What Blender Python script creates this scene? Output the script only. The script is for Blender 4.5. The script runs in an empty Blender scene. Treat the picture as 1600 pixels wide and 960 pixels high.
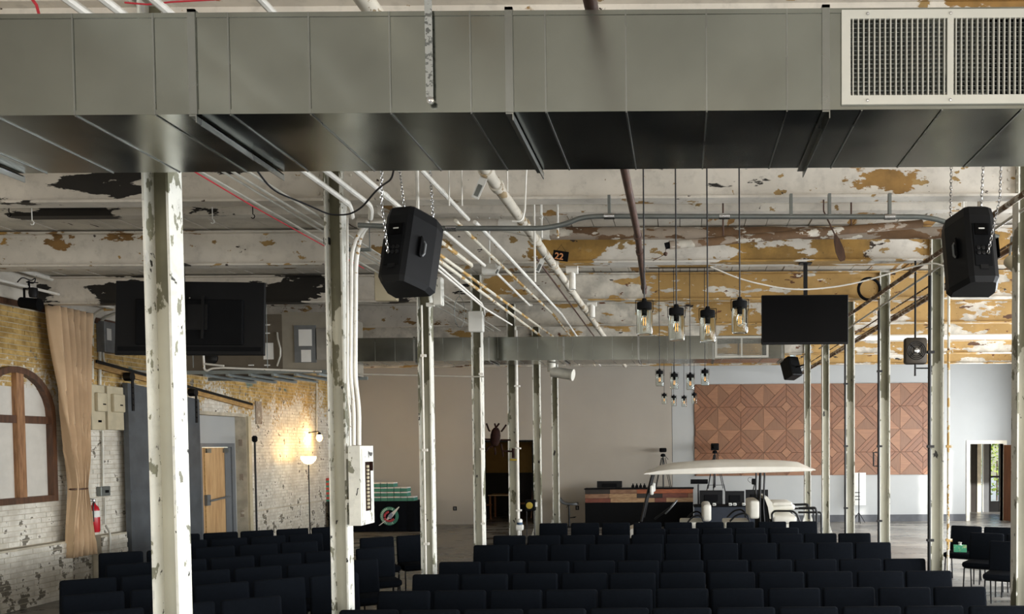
import bpy, bmesh, math, random
from mathutils import Vector as V, Matrix

# ------------------------------------------------------------------ camera, world, light
scene = bpy.context.scene
COL = scene.collection
F = 1350.0                     # focal length in pixels of the 1600x960 frame
PPX, PPY = 1065.0, 740.0       # principal point (the photograph is an off-centre crop)
PITCH, ROLL = math.radians(1.86), math.radians(0.4)
CZ = 2.25                      # eye height (standing on the low stage)
CAMROT = Matrix.Rotation(math.pi/2 - PITCH, 3, 'X') @ Matrix.Rotation(-ROLL, 3, 'Z')
cd = bpy.data.cameras.new('camera'); cam = bpy.data.objects.new('camera', cd); COL.objects.link(cam)
cam.location = (0, 0, CZ); cam.rotation_euler = CAMROT.to_euler()
cd.sensor_fit = 'HORIZONTAL'; cd.sensor_width = 36.0; cd.lens = F/1600*36
cd.shift_x = -(PPX-800)/1600; cd.shift_y = (PPY-480)/1600
cd.clip_start = 0.05; cd.clip_end = 300
scene.camera = cam

def ray(px, py):
    return CAMROT @ V(((px-PPX)/F, -(py-PPY)/F, -1.0))
def pt(px, py, Y):             # point seen at a pixel, at a known distance
    d = ray(px, py); return V((0, 0, CZ)) + d*(Y/d.y)
def ptz(px, py, Z):            # ... at a known height
    d = ray(px, py); return V((0, 0, CZ)) + d*((Z-CZ)/d.z)
def ptx(px, py, X):            # ... on a known side plane
    d = ray(px, py); return V((0, 0, CZ)) + d*(X/d.x)

scene.view_settings.view_transform = 'Standard'
scene.view_settings.look = 'None'
scene.view_settings.gamma = 1.0
scene.view_settings.use_curve_mapping = False
scene.view_settings.exposure = 0.45

world = bpy.data.worlds.new('world'); scene.world = world; world.use_nodes = True
wn = world.node_tree.nodes; wl = world.node_tree.links
sky = wn.new('ShaderNodeTexSky')
sky.sky_type = 'NISHITA'; sky.sun_disc = False; sky.sun_elevation = math.radians(27); sky.sun_rotation = math.radians(135)
wl.new(sky.outputs[0], wn['Background'].inputs[0]); wn['Background'].inputs[1].default_value = 0.25

LX, RX, BY, FY, CEIL = -9.5, 9.8, 25.0, -5.0, 4.80     # room planes
def light(name, kind, loc, d, **k):
    l = bpy.data.lights.new(name, kind); o = bpy.data.objects.new(name, l); COL.objects.link(o)
    o.location = loc; o.rotation_euler = V(d).to_track_quat('-Z', 'Y').to_euler()
    for a, b in k.items(): setattr(l, a, b)
    return o
light('sun', 'SUN', (20, 0, 14), (-0.67, 0.62, -0.43), energy=5.0, angle=math.radians(1.5), color=(1, .96, .9))
WW = lambda y: 1.15 if y > 22 else 1.7                     # the last one is narrowed to dim the back wall
RWIN = [(-3.4+2.6*k) for k in range(11)]                # side windows, one in each bay (centre Y)
for y in RWIN:
    light('side_window_daylight', 'AREA', (RX-0.06, y, 2.25), (-1, 0, 0), shape='RECTANGLE', size=WW(y), size_y=2.5, energy=155*WW(y), color=(.92, .96, 1))
FFILL = [-6.4, -2.2, 2.2, 6.4]                           # unseen openings behind the stage, added to light the beam faces
for x in FFILL:
    light('stage_beam_fill', 'AREA', (x, FY+0.06, 2.5), (0, 1, 0), shape='RECTANGLE', size=2.2, size_y=2.8, energy=100, color=(1, .98, .95))

# ------------------------------------------------------------------ helpers
random.seed(7)
WL = {}
def setp(o, **k):
    for a, b in k.items():
        if b is not None: o[a] = b
    return o
def thing(name, label, cat, loc=(0, 0, 0), group=None, kind=None):
    o = bpy.data.objects.new(name, None); COL.objects.link(o); o.location = loc; o.empty_display_size = .1
    WL[o.name] = V(loc)
    return setp(o, label=label, category=cat, group=group, kind=kind)
class MB:
    def __init__(s): s.v = []; s.f = []
    def add(s, vs, fs):
        n = len(s.v); s.v += [V(p) for p in vs]; s.f += [tuple(i+n for i in f) for f in fs]; return s
    def box(s, x0, x1, y0, y1, z0, z1):
        return s.add([(x0,y0,z0),(x1,y0,z0),(x1,y1,z0),(x0,y1,z0),(x0,y0,z1),(x1,y0,z1),(x1,y1,z1),(x0,y1,z1)],
                     [(0,3,2,1),(4,5,6,7),(0,1,5,4),(1,2,6,5),(2,3,7,6),(3,0,4,7)])
    def obox(s, c, sz, M=None):
        M = M or Matrix.Identity(3); c = V(c); a, b, d = sz[0]/2, sz[1]/2, sz[2]/2
        P = [(-a,-b,-d),(a,-b,-d),(a,b,-d),(-a,b,-d),(-a,-b,d),(a,-b,d),(a,b,d),(-a,b,d)]
        return s.add([c + M @ V(p) for p in P], [(0,3,2,1),(4,5,6,7),(0,1,5,4),(1,2,6,5),(2,3,7,6),(3,0,4,7)])
    def beam(s, p0, p1, w, h):                      # rectangular bar between two points
        p0, p1 = V(p0), V(p1); d = (p1-p0); L = d.length; d.normalize()
        up = V((0,0,1)) if abs(d.z) < .95 else V((0,1,0)); sd = d.cross(up).normalized(); u2 = sd.cross(d)
        M = Matrix((sd, d, u2)).transposed()
        return s.obox((p0+p1)/2, (w, L, h), M)
    def rbox(s, c, sz, r, seg=2, M=None, taper=None):
        bm = bmesh.new(); bmesh.ops.create_cube(bm, size=1)
        for v in bm.verts:
            k = 1.0
            if taper and v.co.z > 0: k = taper
            v.co = V((v.co.x*sz[0]*k, v.co.y*sz[1], v.co.z*sz[2]))
        bmesh.ops.bevel(bm, geom=bm.edges[:], offset=r, segments=seg, profile=.5, affect='EDGES')
        M = M or Matrix.Identity(3); c = V(c); bm.verts.ensure_lookup_table()
        s.add([c + M @ v.co for v in bm.verts], [[v.index for v in f.verts] for f in bm.faces]); bm.free(); return s
    def tube(s, pts, r, n=8, cap=True, closed=False):
        pts = [V(p) for p in pts]; N = len(pts); rs = r if isinstance(r, (list, tuple)) else [r]*N
        vs, fs = [], []; ref = None
        for i, p in enumerate(pts):
            if closed: t = pts[(i+1) % N] - pts[i-1]
            else: t = pts[min(i+1, N-1)] - pts[max(i-1, 0)]
            t.normalize()
            if ref is None: ref = V((0,0,1)) if abs(t.z) < .9 else V((1,0,0))
            a = (ref - t*ref.dot(t)).normalized(); ref = a; b = t.cross(a)
            for k in range(n):
                q = 2*math.pi*k/n; vs.append(p + (a*math.cos(q) + b*math.sin(q))*rs[i])
        for i in range(N if closed else N-1):
            j = (i+1) % N
            for k in range(n):
                k2 = (k+1) % n; fs.append((i*n+k, i*n+k2, j*n+k2, j*n+k))
        if cap and not closed: fs += [tuple(range(n))[::-1], tuple((N-1)*n+k for k in range(n))]
        return s.add(vs, fs)
    def lathe(s, prof, c, n=16, M=None):
        M = M or Matrix.Identity(3); c = V(c); vs, fs = [], []; N = len(prof)
        for r, z in prof:
            for k in range(n):
                q = 2*math.pi*k/n; vs.append(c + M @ V((r*math.cos(q), r*math.sin(q), z)))
        for i in range(N-1):
            for k in range(n):
                k2 = (k+1) % n; fs.append((i*n+k, i*n+k2, (i+1)*n+k2, (i+1)*n+k))
        if prof[0][0] > 1e-5: fs.append(tuple(range(n))[::-1])
        if prof[-1][0] > 1e-5: fs.append(tuple((N-1)*n+k for k in range(n)))
        return s.add(vs, fs)
    def prism(s, poly, t0, t1, fn):                 # a 2D outline swept between t0 and t1; fn(a, b, t) -> point
        n = len(poly); vs = [fn(a, b, t0) for a, b in poly] + [fn(a, b, t1) for a, b in poly]
        fs = [tuple(range(n))[::-1], tuple(range(n, 2*n))] + [(i, (i+1) % n, n+(i+1) % n, n+i) for i in range(n)]
        return s.add(vs, fs)
    def mesh(s, name, origin, smooth=False):
        m = bpy.data.meshes.new(name); m.from_pydata([p-origin for p in s.v], [], s.f)
        bm = bmesh.new(); bm.from_mesh(m)
        bmesh.ops.remove_doubles(bm, verts=bm.verts, dist=1e-6) if smooth else None
        bmesh.ops.recalc_face_normals(bm, faces=bm.faces); bm.to_mesh(m); bm.free()
        if smooth:
            for p in m.polygons: p.use_smooth = True
            try: m.set_sharp_from_angle(angle=math.radians(38))
            except Exception: pass
        return m
    def build(s, name, mat, parent=None, smooth=False, label=None, cat=None, group=None, kind=None):
        if parent is not None: org = WL[parent.name]
        else:
            xs = [p.x for p in s.v]; ys = [p.y for p in s.v]; zs = [p.z for p in s.v]
            org = V(((min(xs)+max(xs))/2, (min(ys)+max(ys))/2, min(zs)))
        m = s.mesh(name, org, smooth); m.materials.append(mat)
        o = bpy.data.objects.new(name, m); COL.objects.link(o)
        if parent is not None: o.parent = parent
        else: o.location = org
        WL[o.name] = org
        return setp(o, label=label, category=cat, group=group, kind=kind)
def copy_tree(o, parent=None):
    c = o.copy(); COL.objects.link(c); c.parent = parent
    for ch in [x for x in KIDS.get(o.name, o.children)]: copy_tree(ch, c)
    return c
KIDS = {}
def arc(c, r, a0, a1, n, fx, fz):                   # arc points in the plane of two unit vectors
    c, fx, fz = V(c), V(fx), V(fz)
    return [c + fx*(r*math.cos(a0+(a1-a0)*i/n)) + fz*(r*math.sin(a0+(a1-a0)*i/n)) for i in range(n+1)]
def bend(pts, r=.08, n=4):                          # round the corners of a polyline
    pts = [V(p) for p in pts]; out = [pts[0]]
    for i in range(1, len(pts)-1):
        a, b, c = pts[i-1], pts[i], pts[i+1]; d0 = (a-b); d1 = (c-b)
        k = min(r, d0.length*.45, d1.length*.45); p, q = b+d0.normalized()*k, b+d1.normalized()*k
        for j in range(n+1):
            t = j/n; out.append(p*(1-t)**2 + b*2*t*(1-t) + q*t*t)
    return out + [pts[-1]]
ORD = ['first','second','third','fourth','fifth','sixth','seventh','eighth','ninth','tenth','eleventh','twelfth','thirteenth']

# ------------------------------------------------------------------ materials
def lin(h):
    h = h.lstrip('#'); c = [int(h[i:i+2], 16)/255 for i in (0, 2, 4)]
    return tuple(x/12.92 if x <= .04045 else ((x+.055)/1.055)**2.4 for x in c) + (1,)
def base(name):
    m = bpy.data.materials.new(name); m.use_nodes = True; return m, m.node_tree.nodes, m.node_tree.links, m.node_tree.nodes['Principled BSDF']
def pos(n, l, scale=(1,1,1), seed=0):
    g = n.new('ShaderNodeNewGeometry'); mp = n.new('ShaderNodeMapping'); l.new(g.outputs['Position'], mp.inputs[0])
    mp.inputs['Scale'].default_value = scale; mp.inputs['Location'].default_value = (seed*3.1, seed*1.7, seed*2.3); return mp.outputs[0], g
def noise(n, l, vec, scale, detail=4, rough=.55):
    t = n.new('ShaderNodeTexNoise'); t.inputs['Scale'].default_value = scale; t.inputs['Detail'].default_value = detail
    t.inputs['Roughness'].default_value = rough; l.new(vec, t.inputs['Vector']); return t.outputs['Fac']
def mixc(n, l, fac, a, b):
    x = n.new('ShaderNodeMix'); x.data_type = 'RGBA'
    if hasattr(fac, 'links'): l.new(fac, x.inputs[0])
    else: x.inputs[0].default_value = fac
    for i, c in ((6, a), (7, b)):
        if isinstance(c, tuple): x.inputs[i].default_value = c
        else: l.new(c, x.inputs[i])
    return x.outputs[2]
def mapr(n, l, v, a, b, c=0., d=1., smooth=True):
    x = n.new('ShaderNodeMapRange'); x.interpolation_type = 'SMOOTHSTEP' if smooth else 'LINEAR'
    for i, q in ((1, a), (2, b), (3, c), (4, d)): x.inputs[i].default_value = q
    l.new(v, x.inputs[0]); return x.outputs[0]
def mth(n, l, op, a, b):
    x = n.new('ShaderNodeMath'); x.operation = op
    for i, q in ((0, a), (1, b)):
        if hasattr(q, 'links'): l.new(q, x.inputs[i])
        else: x.inputs[i].default_value = q
    return x.outputs[0]
def plain(name, c, rough=.6, metal=0., var=.12, scale=6., bump=0., bscale=60., emit=0., spec=None, coat=0., stretch=(1,1,1)):
    m, n, l, p = base(name); c = lin(c)
    if spec is not None: p.inputs['Specular IOR Level'].default_value = spec
    if var:
        v, g = pos(n, l, stretch); f = noise(n, l, v, scale)
        k = tuple(max(0, x*(1-var)) for x in c[:3])+(1,); k2 = tuple(min(1, x*(1+var)) for x in c[:3])+(1,)
        l.new(mixc(n, l, mapr(n, l, f, .3, .7), k, k2), p.inputs['Base Color'])
        if bump:
            b = n.new('ShaderNodeBump'); b.inputs['Strength'].default_value = bump; b.inputs['Distance'].default_value = .01
            l.new(noise(n, l, v, bscale, 5), b.inputs['Height']); l.new(b.outputs[0], p.inputs['Normal'])
    else: p.inputs['Base Color'].default_value = c
    p.inputs['Roughness'].default_value = rough; p.inputs['Metallic'].default_value = metal; p.inputs['Coat Weight'].default_value = coat
    if emit: p.inputs['Emission Color'].default_value = c; p.inputs['Emission Strength'].default_value = emit
    return m
def peel(name, c, layers, rough=.55, var=.10):
    """painted surface with flaked patches: each layer = (colour, threshold, noise scale, stretch, seed, x-gradient)"""
    m, n, l, p = base(name); c = lin(c); v, g = pos(n, l)
    f = noise(n, l, v, 1.7, 5); k = tuple(x*(1-2*var) for x in c[:3])+(1,)
    out = mixc(n, l, mapr(n, l, f, .3, .7), k, c); h = None
    for (lc, thr, sc, st, seed, gx) in layers:
        vv, g2 = pos(n, l, st, seed); q = noise(n, l, vv, sc, 7, .58)
        if gx:
            sp = n.new('ShaderNodeSeparateXYZ'); l.new(g2.outputs['Position'], sp.inputs[0])
            q = mth(n, l, 'ADD', q, mapr(n, l, sp.outputs[0], gx[0], gx[1], gx[2], gx[3], False))
        mk = mapr(n, l, q, thr, thr+.012); a = lin(lc)
        tone = mixc(n, l, mapr(n, l, noise(n, l, v, 4.0, 4), .35, .65), tuple(x*.65 for x in a[:3])+(1,), a)
        out = mixc(n, l, mk, out, tone); h = mk if h is None else mth(n, l, 'MAXIMUM', h, mk)
    gr = mapr(n, l, noise(n, l, v, 9.0, 8, .68), .30, .52, .84, 1.0)      # grime in the old paint
    mul = n.new('ShaderNodeVectorMath'); mul.operation = 'SCALE'; l.new(out, mul.inputs[0]); l.new(gr, mul.inputs['Scale']); out = mul.outputs[0]
    l.new(out, p.inputs['Base Color']); p.inputs['Roughness'].default_value = rough
    if h is not None:
        b = n.new('ShaderNodeBump'); b.inputs['Strength'].default_value = .5; b.inputs['Distance'].default_value = .006; b.invert = True
        l.new(h, b.inputs['Height']); l.new(b.outputs[0], p.inputs['Normal'])
    return m
def zpeel(name, c, c2, z0, z1):
    """paint that has gone from the upper part of a web and clings on lower down"""
    m, n, l, p = base(name); v, g = pos(n, l, (1, 1, .45)); sp = n.new('ShaderNodeSeparateXYZ'); l.new(g.outputs['Position'], sp.inputs[0])
    q = mth(n, l, 'ADD', noise(n, l, v, 2.4, 7, .6), mapr(n, l, sp.outputs[2], z0, z1, -.15, .17, False)); mk = mapr(n, l, q, .50, .515)
    a = mixc(n, l, mapr(n, l, noise(n, l, v, 3, 4), .3, .7), tuple(x*.8 for x in lin(c)[:3])+(1,), lin(c))
    b = mixc(n, l, mapr(n, l, noise(n, l, v, 5, 4), .35, .65), tuple(x*.7 for x in lin(c2)[:3])+(1,), lin(c2))
    v3, _ = pos(n, l, (1, 1, .6), 7); out = mixc(n, l, mapr(n, l, noise(n, l, v3, 7, 6), .665, .68), mixc(n, l, mk, a, b), lin('#24221d'))
    l.new(out, p.inputs['Base Color']); p.inputs['Roughness'].default_value = .55; return m
def wood(name, c, c2, st=(1,1,12), scale=3., rough=.5, rot=None):
    m, n, l, p = base(name); v, g = pos(n, l, (1,1,1))
    if rot:
        mp = n.new('ShaderNodeMapping'); mp.inputs['Rotation'].default_value = rot; l.new(v, mp.inputs[0]); v = mp.outputs[0]
    mp2 = n.new('ShaderNodeMapping'); mp2.inputs['Scale'].default_value = st; l.new(v, mp2.inputs[0])
    f = noise(n, l, mp2.outputs[0], scale, 6, .6)
    l.new(mixc(n, l, mapr(n, l, f, .3, .7), lin(c), lin(c2)), p.inputs['Base Color']); p.inputs['Roughness'].default_value = rough
    return m

M = {}
M['galv'] = None
def galv(name, rough, c='#b9bbb4'):
    m, n, l, p = base(name); v, g = pos(n, l); f = noise(n, l, v, 3.0, 5)
    l.new(mixc(n, l, mapr(n, l, f, .3, .7), tuple(x*.86 for x in lin(c)[:3])+(1,), lin(c)), p.inputs['Base Color'])
    p.inputs['Metallic'].default_value = 1.0
    l.new(mapr(n, l, noise(n, l, v, 2.1, 3), .3, .7, rough*.8, rough*1.2), p.inputs['Roughness'])
    b = n.new('ShaderNodeBump'); b.inputs['Strength'].default_value = .05; b.inputs['Distance'].default_value = .03
    l.new(noise(n, l, v, 1.6, 2), b.inputs['Height']); l.new(b.outputs[0], p.inputs['Normal'])
    return m
M['galv'] = galv('galvanised_steel', .19, '#9fa29b')
M['galv2'] = galv('galvanised_flange', .30, '#9c9e9a')
M['strap'] = peel('perforated_strap', '#9a9c98', [('#5c5e5b', .55, 70, (1,1,1), 3, None)], .4)
M['steelgrey'] = plain('grey_conduit', '#777b78', .42, .6)
M['conduit'] = plain('pale_conduit', '#b9b7ad', .45, .3)
M['pipew'] = peel('white_painted_pipe', '#eae7de', [('#a98545', .66, 9, (1,.35,1), 2, None), ('#4a3b2c', .71, 16, (1,.5,1), 5, None)], .5)
M['stripwhite'] = plain('bright_strip_white', '#ecebe6', .5, var=.03)
M['pipey'] = peel('flaking_white_pipe', '#d6d0bf', [('#b8914c', .54, 7, (1,.4,1), 8, None), ('#5a3a24', .66, 12, (1,.5,1), 4, None)], .55)
M['pipemain'] = peel('old_white_main_pipe', '#d3ccbd', [('#b09a76', .58, 10, (1,.5,1), 8, None), ('#7c6648', .66, 16, (1,.5,1), 4, None)], .6)
M['pipeold'] = peel('rusty_wrapped_pipe', '#9b8d7d', [('#6e5236', .50, 5, (.4,1,1), 3, (-1.5, .6, -.12, .06)), ('#cfc8ba', .60, 9, (.5,1,1), 9, None)], .8)
M['brownpipe'] = plain('brown_iron_pipe', '#4a3227', .6, .1, .25, 9)
M['redcable'] = plain('red_cable', '#c03440', .5)
M['blackcable'] = plain('black_cable', '#15161a', .5)
M['column'] = peel('flaking_column_paint', '#e3e2d8', [('#7b7a64', .60, 2.2, (1,1,.6), 4, None), ('#8d8c78', .60, 11, (1,1,.6), 21, None), ('#efeee8', .63, 7, (1,1,.8), 11, None), ('#26241f', .655, 13, (1,1,.6), 7, None)], .5)
M['web'] = zpeel('bare_column_web', '#bdbbab', '#6f6c55', 2.7, 3.5)
M['beamA'] = peel('flaking_beam_paint', '#ddd6ca', [('#a07a40', .60, 1.3, (.8,1,1.6), 6, (-5, 4, -.10, .06)), ('#1d1a16', .575, 1.5, (.55,1,1.9), 31, (-6, -2, .055, -.10)), ('#a98a55', .645, 6.5, (.7,1,1.2), 17, (-4, 0, -.06, 0)), ('#3a2a1e', .685, 9, (.7,1,1.2), 23, None)], .6)
M['beamB'] = peel('flaking_beam_paint_mixed', '#d9d3c8', [('#a5803f', .55, 1.2, (.7,1,1.6), 2, (-5, 3.5, -.10, .12)), ('#8d6a3a', .62, 2.6, (.7,1,1.6), 9, None), ('#241d17', .70, 3.0, (.7,1,1.7), 15, None), ('#a98a55', .63, 6.5, (.7,1,1.2), 17, None), ('#3a2a1e', .675, 9, (.6,1,1.2), 23, None)], .6)
M['beamC'] = peel('ochre_beam_paint', '#b08d52', [('#d3cdc0', .535, 2.0, (.5,1,1.4), 5, (-3.2, 1.0, .14, 0)), ('#5f3d22', .66, 3.0, (.5,1,1.5), 3, None), ('#221c17', .68, 3.5, (.6,1,1.5), 13, None), ('#dad4c6', .64, 8, (.6,1,1.2), 19, None), ('#6b3f20', .655, 7, (.6,1,1.2), 27, None)], .65)
M['ceil'] = peel('painted_ceiling_plank', '#d2ccc0', [('#a9814a', .60, 1.4, (2.5,.5,1), 5, (-6, 5, -.08, .08)), ('#4b3828', .69, 2.5, (2.5,.6,1), 3, None)], .7)
M['ceil_back'] = plain('ceiling_boards', '#6b6054', .9)
M['mortar'] = plain('mortar', '#b3ab99', .95, var=.2, scale=4)
M['white_wall'] = plain('off_white_plaster', '#a5a7a6', .75, var=.03, scale=1.2)
M['grey_wall'] = plain('warm_grey_wall', '#a19b91', .75, var=.03, scale=.8)
M['cream'] = plain('cream_trim', '#e2dcca', .55)
M['baseb'] = plain('dark_grey_baseboard', '#44464a', .6)
M['black'] = plain('black_plastic', '#101113', .5, var=.1, spec=.2)
M['blackmat'] = plain('matt_black', '#0b0c0e', .8, var=.1, spec=.12)
M['screen'] = plain('dark_screen', '#030304', .4, var=0, spec=.08)
M['blackmetal'] = plain('black_metal', '#17181a', .4, .5)
M['fabric'] = plain('navy_black_fabric', '#0b0f15', .95, var=.15, scale=40, bump=.2, bscale=400, spec=.10)
M['cloth'] = plain('black_tablecloth', '#0a0d13', .9, var=.1, scale=8, spec=.1)
M['chrome'] = plain('polished_steel', '#c9cacc', .2, 1.0, var=.05)
M['whitep'] = plain('white_plastic', '#dcdcd6', .4, var=.04)
M['whitevinyl'] = plain('white_vinyl', '#d9d6cc', .5, var=.05)
M['ivory'] = plain('ivory_roof_plastic', '#e4e1d8', .35, var=.03, coat=.3)
M['beige_box'] = plain('beige_metal_box', '#b3a98f', .55, var=.08)
M['greybox'] = plain('grey_metal_box', '#6f7274', .5, .3)
M['paper'] = plain('paper', '#d8d8d4', .9, var=.03)
M['ahu'] = plain('brown_unit_casing', '#5f574b', .6, .2, var=.08)
M['ahu2'] = plain('pale_unit_casing', '#8f897c', .55, .2, var=.06)
M['strut'] = plain('grey_steel_strut', '#7e8584', .5, .4)
M['firedoor'] = plain('slate_grey_door_metal', '#4b4f53', .5, .1, var=.18, scale=3)
M['doorgrey'] = plain('grey_door_frame', '#6a6e72', .5, var=.05)
M['plywood'] = wood('pale_door_wood', '#b08a5e', '#caa678', (6,6,.6), 3, .5)
M['darkwood'] = wood('dark_stained_wood', '#3c2618', '#5c3c26', (6,6,1), 3, .5)
M['midwood'] = wood('rough_brown_timber', '#6f4c30', '#9c7450', (8,8,1), 3, .65)
M['railwood'] = wood('ochre_timber', '#8f6f42', '#b8945c', (8,2,8), 3, .65)
M['brown_door'] = wood('orange_brown_door', '#6d4020', '#8a5630', (5,5,.5), 3, .35)
M['red'] = plain('red_enamel', '#b01624', .3, var=.05, coat=.4)
M['curtain'] = plain('beige_curtain', '#c3a888', .9, var=.06, scale=3)
M['winpanel'] = plain('white_window_panel', '#c2beb5', .7, var=.04)
M['rust'] = plain('rust_red_metal', '#22120e', .8, .0, spec=.1, var=.3, scale=20)
M['gold'] = plain('yellow_gold_disc', '#b39a3a', .4, .3)
M['olive'] = plain('ochre_brown_wall', '#b08c4e', .8, var=.05)
M['darkroom'] = plain('dark_panelling', '#2a241f', .7)
M['orangewood'] = wood('stained_chair_wood', '#7a4a28', '#9a6238', (6,6,1), 3, .5)
def glassm(name, c, rough=.03):
    m, n, l, p = base(name); p.inputs['Base Color'].default_value = lin(c); p.inputs['Roughness'].default_value = rough
    p.inputs['Transmission Weight'].default_value = 1.0; p.inputs['IOR'].default_value = 1.2; return m
M['glass'] = glassm('clear_jar_glass', '#f4f8f6')
M['pane'] = glassm('window_glass', '#f2f7f7', .0)
M['filament'] = plain('glowing_filament', '#ffb050', .5, var=0, emit=.9)
M['bulb_warm'] = plain('warm_lit_bulb', '#ffc873', .5, var=0, emit=14)
M['bowl_lit'] = plain('lit_glass_bowl', '#ffe8c0', .5, var=0, emit=7)
def brickmat():
    m, n, l, p = base('painted_brick'); v, g = pos(n, l); sp = n.new('ShaderNodeSeparateXYZ'); l.new(g.outputs['Position'], sp.inputs[0])
    q = mth(n, l, 'ADD', mapr(n, l, sp.outputs[2], 2.0, 4.2, -.34, .34, False), mapr(n, l, noise(n, l, v, .9, 5), .3, .7, -.18, .18, False))
    fine = noise(n, l, v, 14, 4); q = mth(n, l, 'ADD', q, mapr(n, l, fine, .3, .7, -.14, .14, False))
    white = mixc(n, l, mapr(n, l, noise(n, l, v, 5, 4), .3, .7), lin('#b9b3a6'), lin('#d9d5ca'))
    och = mixc(n, l, mapr(n, l, noise(n, l, v, 9, 4), .3, .7), lin('#94773f'), lin('#bfa062'))
    out = mixc(n, l, mapr(n, l, q, -.02, .10), white, och)
    low = mth(n, l, 'ADD', noise(n, l, v, 5.0, 6, .6), mapr(n, l, sp.outputs[2], .2, 1.3, .05, -.04, False))
    out = mixc(n, l, mapr(n, l, low, .59, .61), out, lin('#6d675c'))
    vv, g2 = pos(n, l, (1, 1, 1), 5)
    out = mixc(n, l, mapr(n, l, noise(n, l, vv, 1.1, 5), .66, .70), out, lin('#5f6f66'))
    l.new(out, p.inputs['Base Color']); p.inputs['Roughness'].default_value = .8
    b = n.new('ShaderNodeBump'); b.inputs['Strength'].default_value = .5; b.inputs['Distance'].default_value = .01
    l.new(noise(n, l, v, 30, 5), b.inputs['Height']); l.new(b.outputs[0], p.inputs['Normal']); return m
M['brick'] = brickmat()
def floormat():
    m, n, l, p = base('grey_polished_floor'); v, g = pos(n, l, (.35, 1.2, 1)); f = noise(n, l, v, 2.2, 7, .62)
    out = mixc(n, l, mapr(n, l, f, .32, .68), lin('#56544f'), lin('#8b8882'))
    v2, _ = pos(n, l, (.6, 4, 1), 4); out = mixc(n, l, mapr(n, l, noise(n, l, v2, 3, 5), .52, .66, 0, .5), out, lin('#3e3b37'))
    l.new(out, p.inputs['Base Color']); l.new(mapr(n, l, f, .3, .7, .22, .42), p.inputs['Roughness'])
    b = n.new('ShaderNodeBump'); b.inputs['Strength'].default_value = .15; b.inputs['Distance'].default_value = .01
    l.new(f, b.inputs['Height']); l.new(b.outputs[0], p.inputs['Normal']); return m
M['floor'] = floormat()

# ================================================================== THE SETTING
S = 'structure'
MB().box(LX-2.5, RX+4, FY-.3, BY+5.5, -.2, 0).build('floor', M['floor'], kind=S, label='grey polished worn floor running through the hall')
ceil = MB().box(LX-.4, RX+.4, FY-.3, BY+.3, CEIL+.06, CEIL+.2).build('ceiling', M['ceil_back'], kind=S, label='old painted plank ceiling above the steel beams')
w = .25; k = 0; x = LX
while x < RX-.01:                                   # every ceiling plank is a board of its own
    x1 = min(x+w, RX); dz = random.uniform(0, .012)
    MB().box(x+.004, x1-.004, FY, BY, CEIL+dz, CEIL+.058).build('plank', M['ceil'], ceil); x += w

# right wall with one tall window in each bay
def window_wall(name, horiz, at, thick, a0, a1, top, cents, w, z0, z1, mat, label):
    """wall along one axis with rectangular openings"""
    b = MB()
    def bx(u0, u1, q0, q1):
        if horiz: b.box(u0, u1, at, at+thick, q0, q1)
        else: b.box(at, at+thick, u0, u1, q0, q1)
    bx(a0, a1, 0, z0); bx(a0, a1, z1, top); u = a0
    for c in cents:
        ww = w if horiz else WW(c); bx(u, c-ww/2, z0, z1); u = c+ww/2
    bx(u, a1, z0, z1)
    return b.build(name, mat, kind=S, label=label)
window_wall('wall_right', False, RX, .3, FY-.3, BY+.3, CEIL+.1, RWIN, 1.7, 1.0, 3.5, M['white_wall'], 'white side wall with tall windows, right of the columns')
window_wall('wall_front', True, FY-.3, .3, LX, RX, CEIL+.1, FFILL, 2.2, 1.1, 3.9, M['grey_wall'], 'wall behind the stage with wide openings added for fill light')
wi = 2
def window(n, horiz, at, c, w, z0, z1):
    r = thing(f'window_{n}', 'tall multi-pane window in the wall', None, (at, c, z0) if not horiz else (c, at, z0), kind=S)
    def bx(u0, u1, q0, q1, t0, t1, nm, mt):
        if horiz: MB().box(u0, u1, at+t0, at+t1, q0, q1).build(nm, mt, r)
        else: MB().box(at+t0, at+t1, u0, u1, q0, q1).build(nm, mt, r)
    for s in (-1, 1): bx(c+s*w/2-.05*(s > 0), c+s*w/2+.05*(s < 0), z0, z1, .10, .18, 'frame', M['doorgrey'])
    for z in (z0, z1-.05): bx(c-w/2+.05, c+w/2-.05, z, z+.05, .10, .18, 'frame', M['doorgrey'])
    for j in (1, 2): bx(c-w/2+w*j/3-.015, c-w/2+w*j/3+.015, z0+.05, z1-.05, .12, .16, 'mullion', M['doorgrey'])
    for j in (1, 2, 3): bx(c-w/2+.05, c+w/2-.05, z0+(z1-z0)*j/4-.015, z0+(z1-z0)*j/4+.015, .125, .155, 'muntin', M['doorgrey'])
for y in RWIN[8:]: window(wi, False, RX, y, WW(y), 1.0, 3.5); wi += 1

# back wall: two plain wall fields, a doorway to a dark room and a doorway to the entrance lobby
XD0, XD1 = pt(757, 760, BY).x, pt(832, 760, BY).x
ZD = pt(800, 691, BY).z
XE0, XE1 = pt(1515, 760, BY).x, pt(1567, 760, BY).x
ZE = pt(1540, 694, BY).z
XS = pt(1050, 700, BY).x
MB().box(LX, XD0, BY, BY+.2, 0, CEIL).box(XD0, XD1, BY, BY+.2, ZD, CEIL).box(XD1, XS, BY, BY+.2, 0, CEIL).build('wall_back', M['grey_wall'], kind=S, label='plain warm grey back wall left of the wooden feature panel')
MB().box(XS+.012, XE0, BY, BY+.2, 0, CEIL).box(XE0, XE1, BY, BY+.2, ZE, CEIL).box(XE1, RX+2.4, BY, BY+.2, 0, CEIL).build('wall_back_feature', M['white_wall'], kind=S, label='white back wall around the wooden feature panel')
MB().box(XS, XS+.012, BY+.03, BY+.2, 0, CEIL).build('trim_1', M['baseb'], kind=S, label='dark vertical joint between the two back wall fields')
b = MB()
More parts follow.
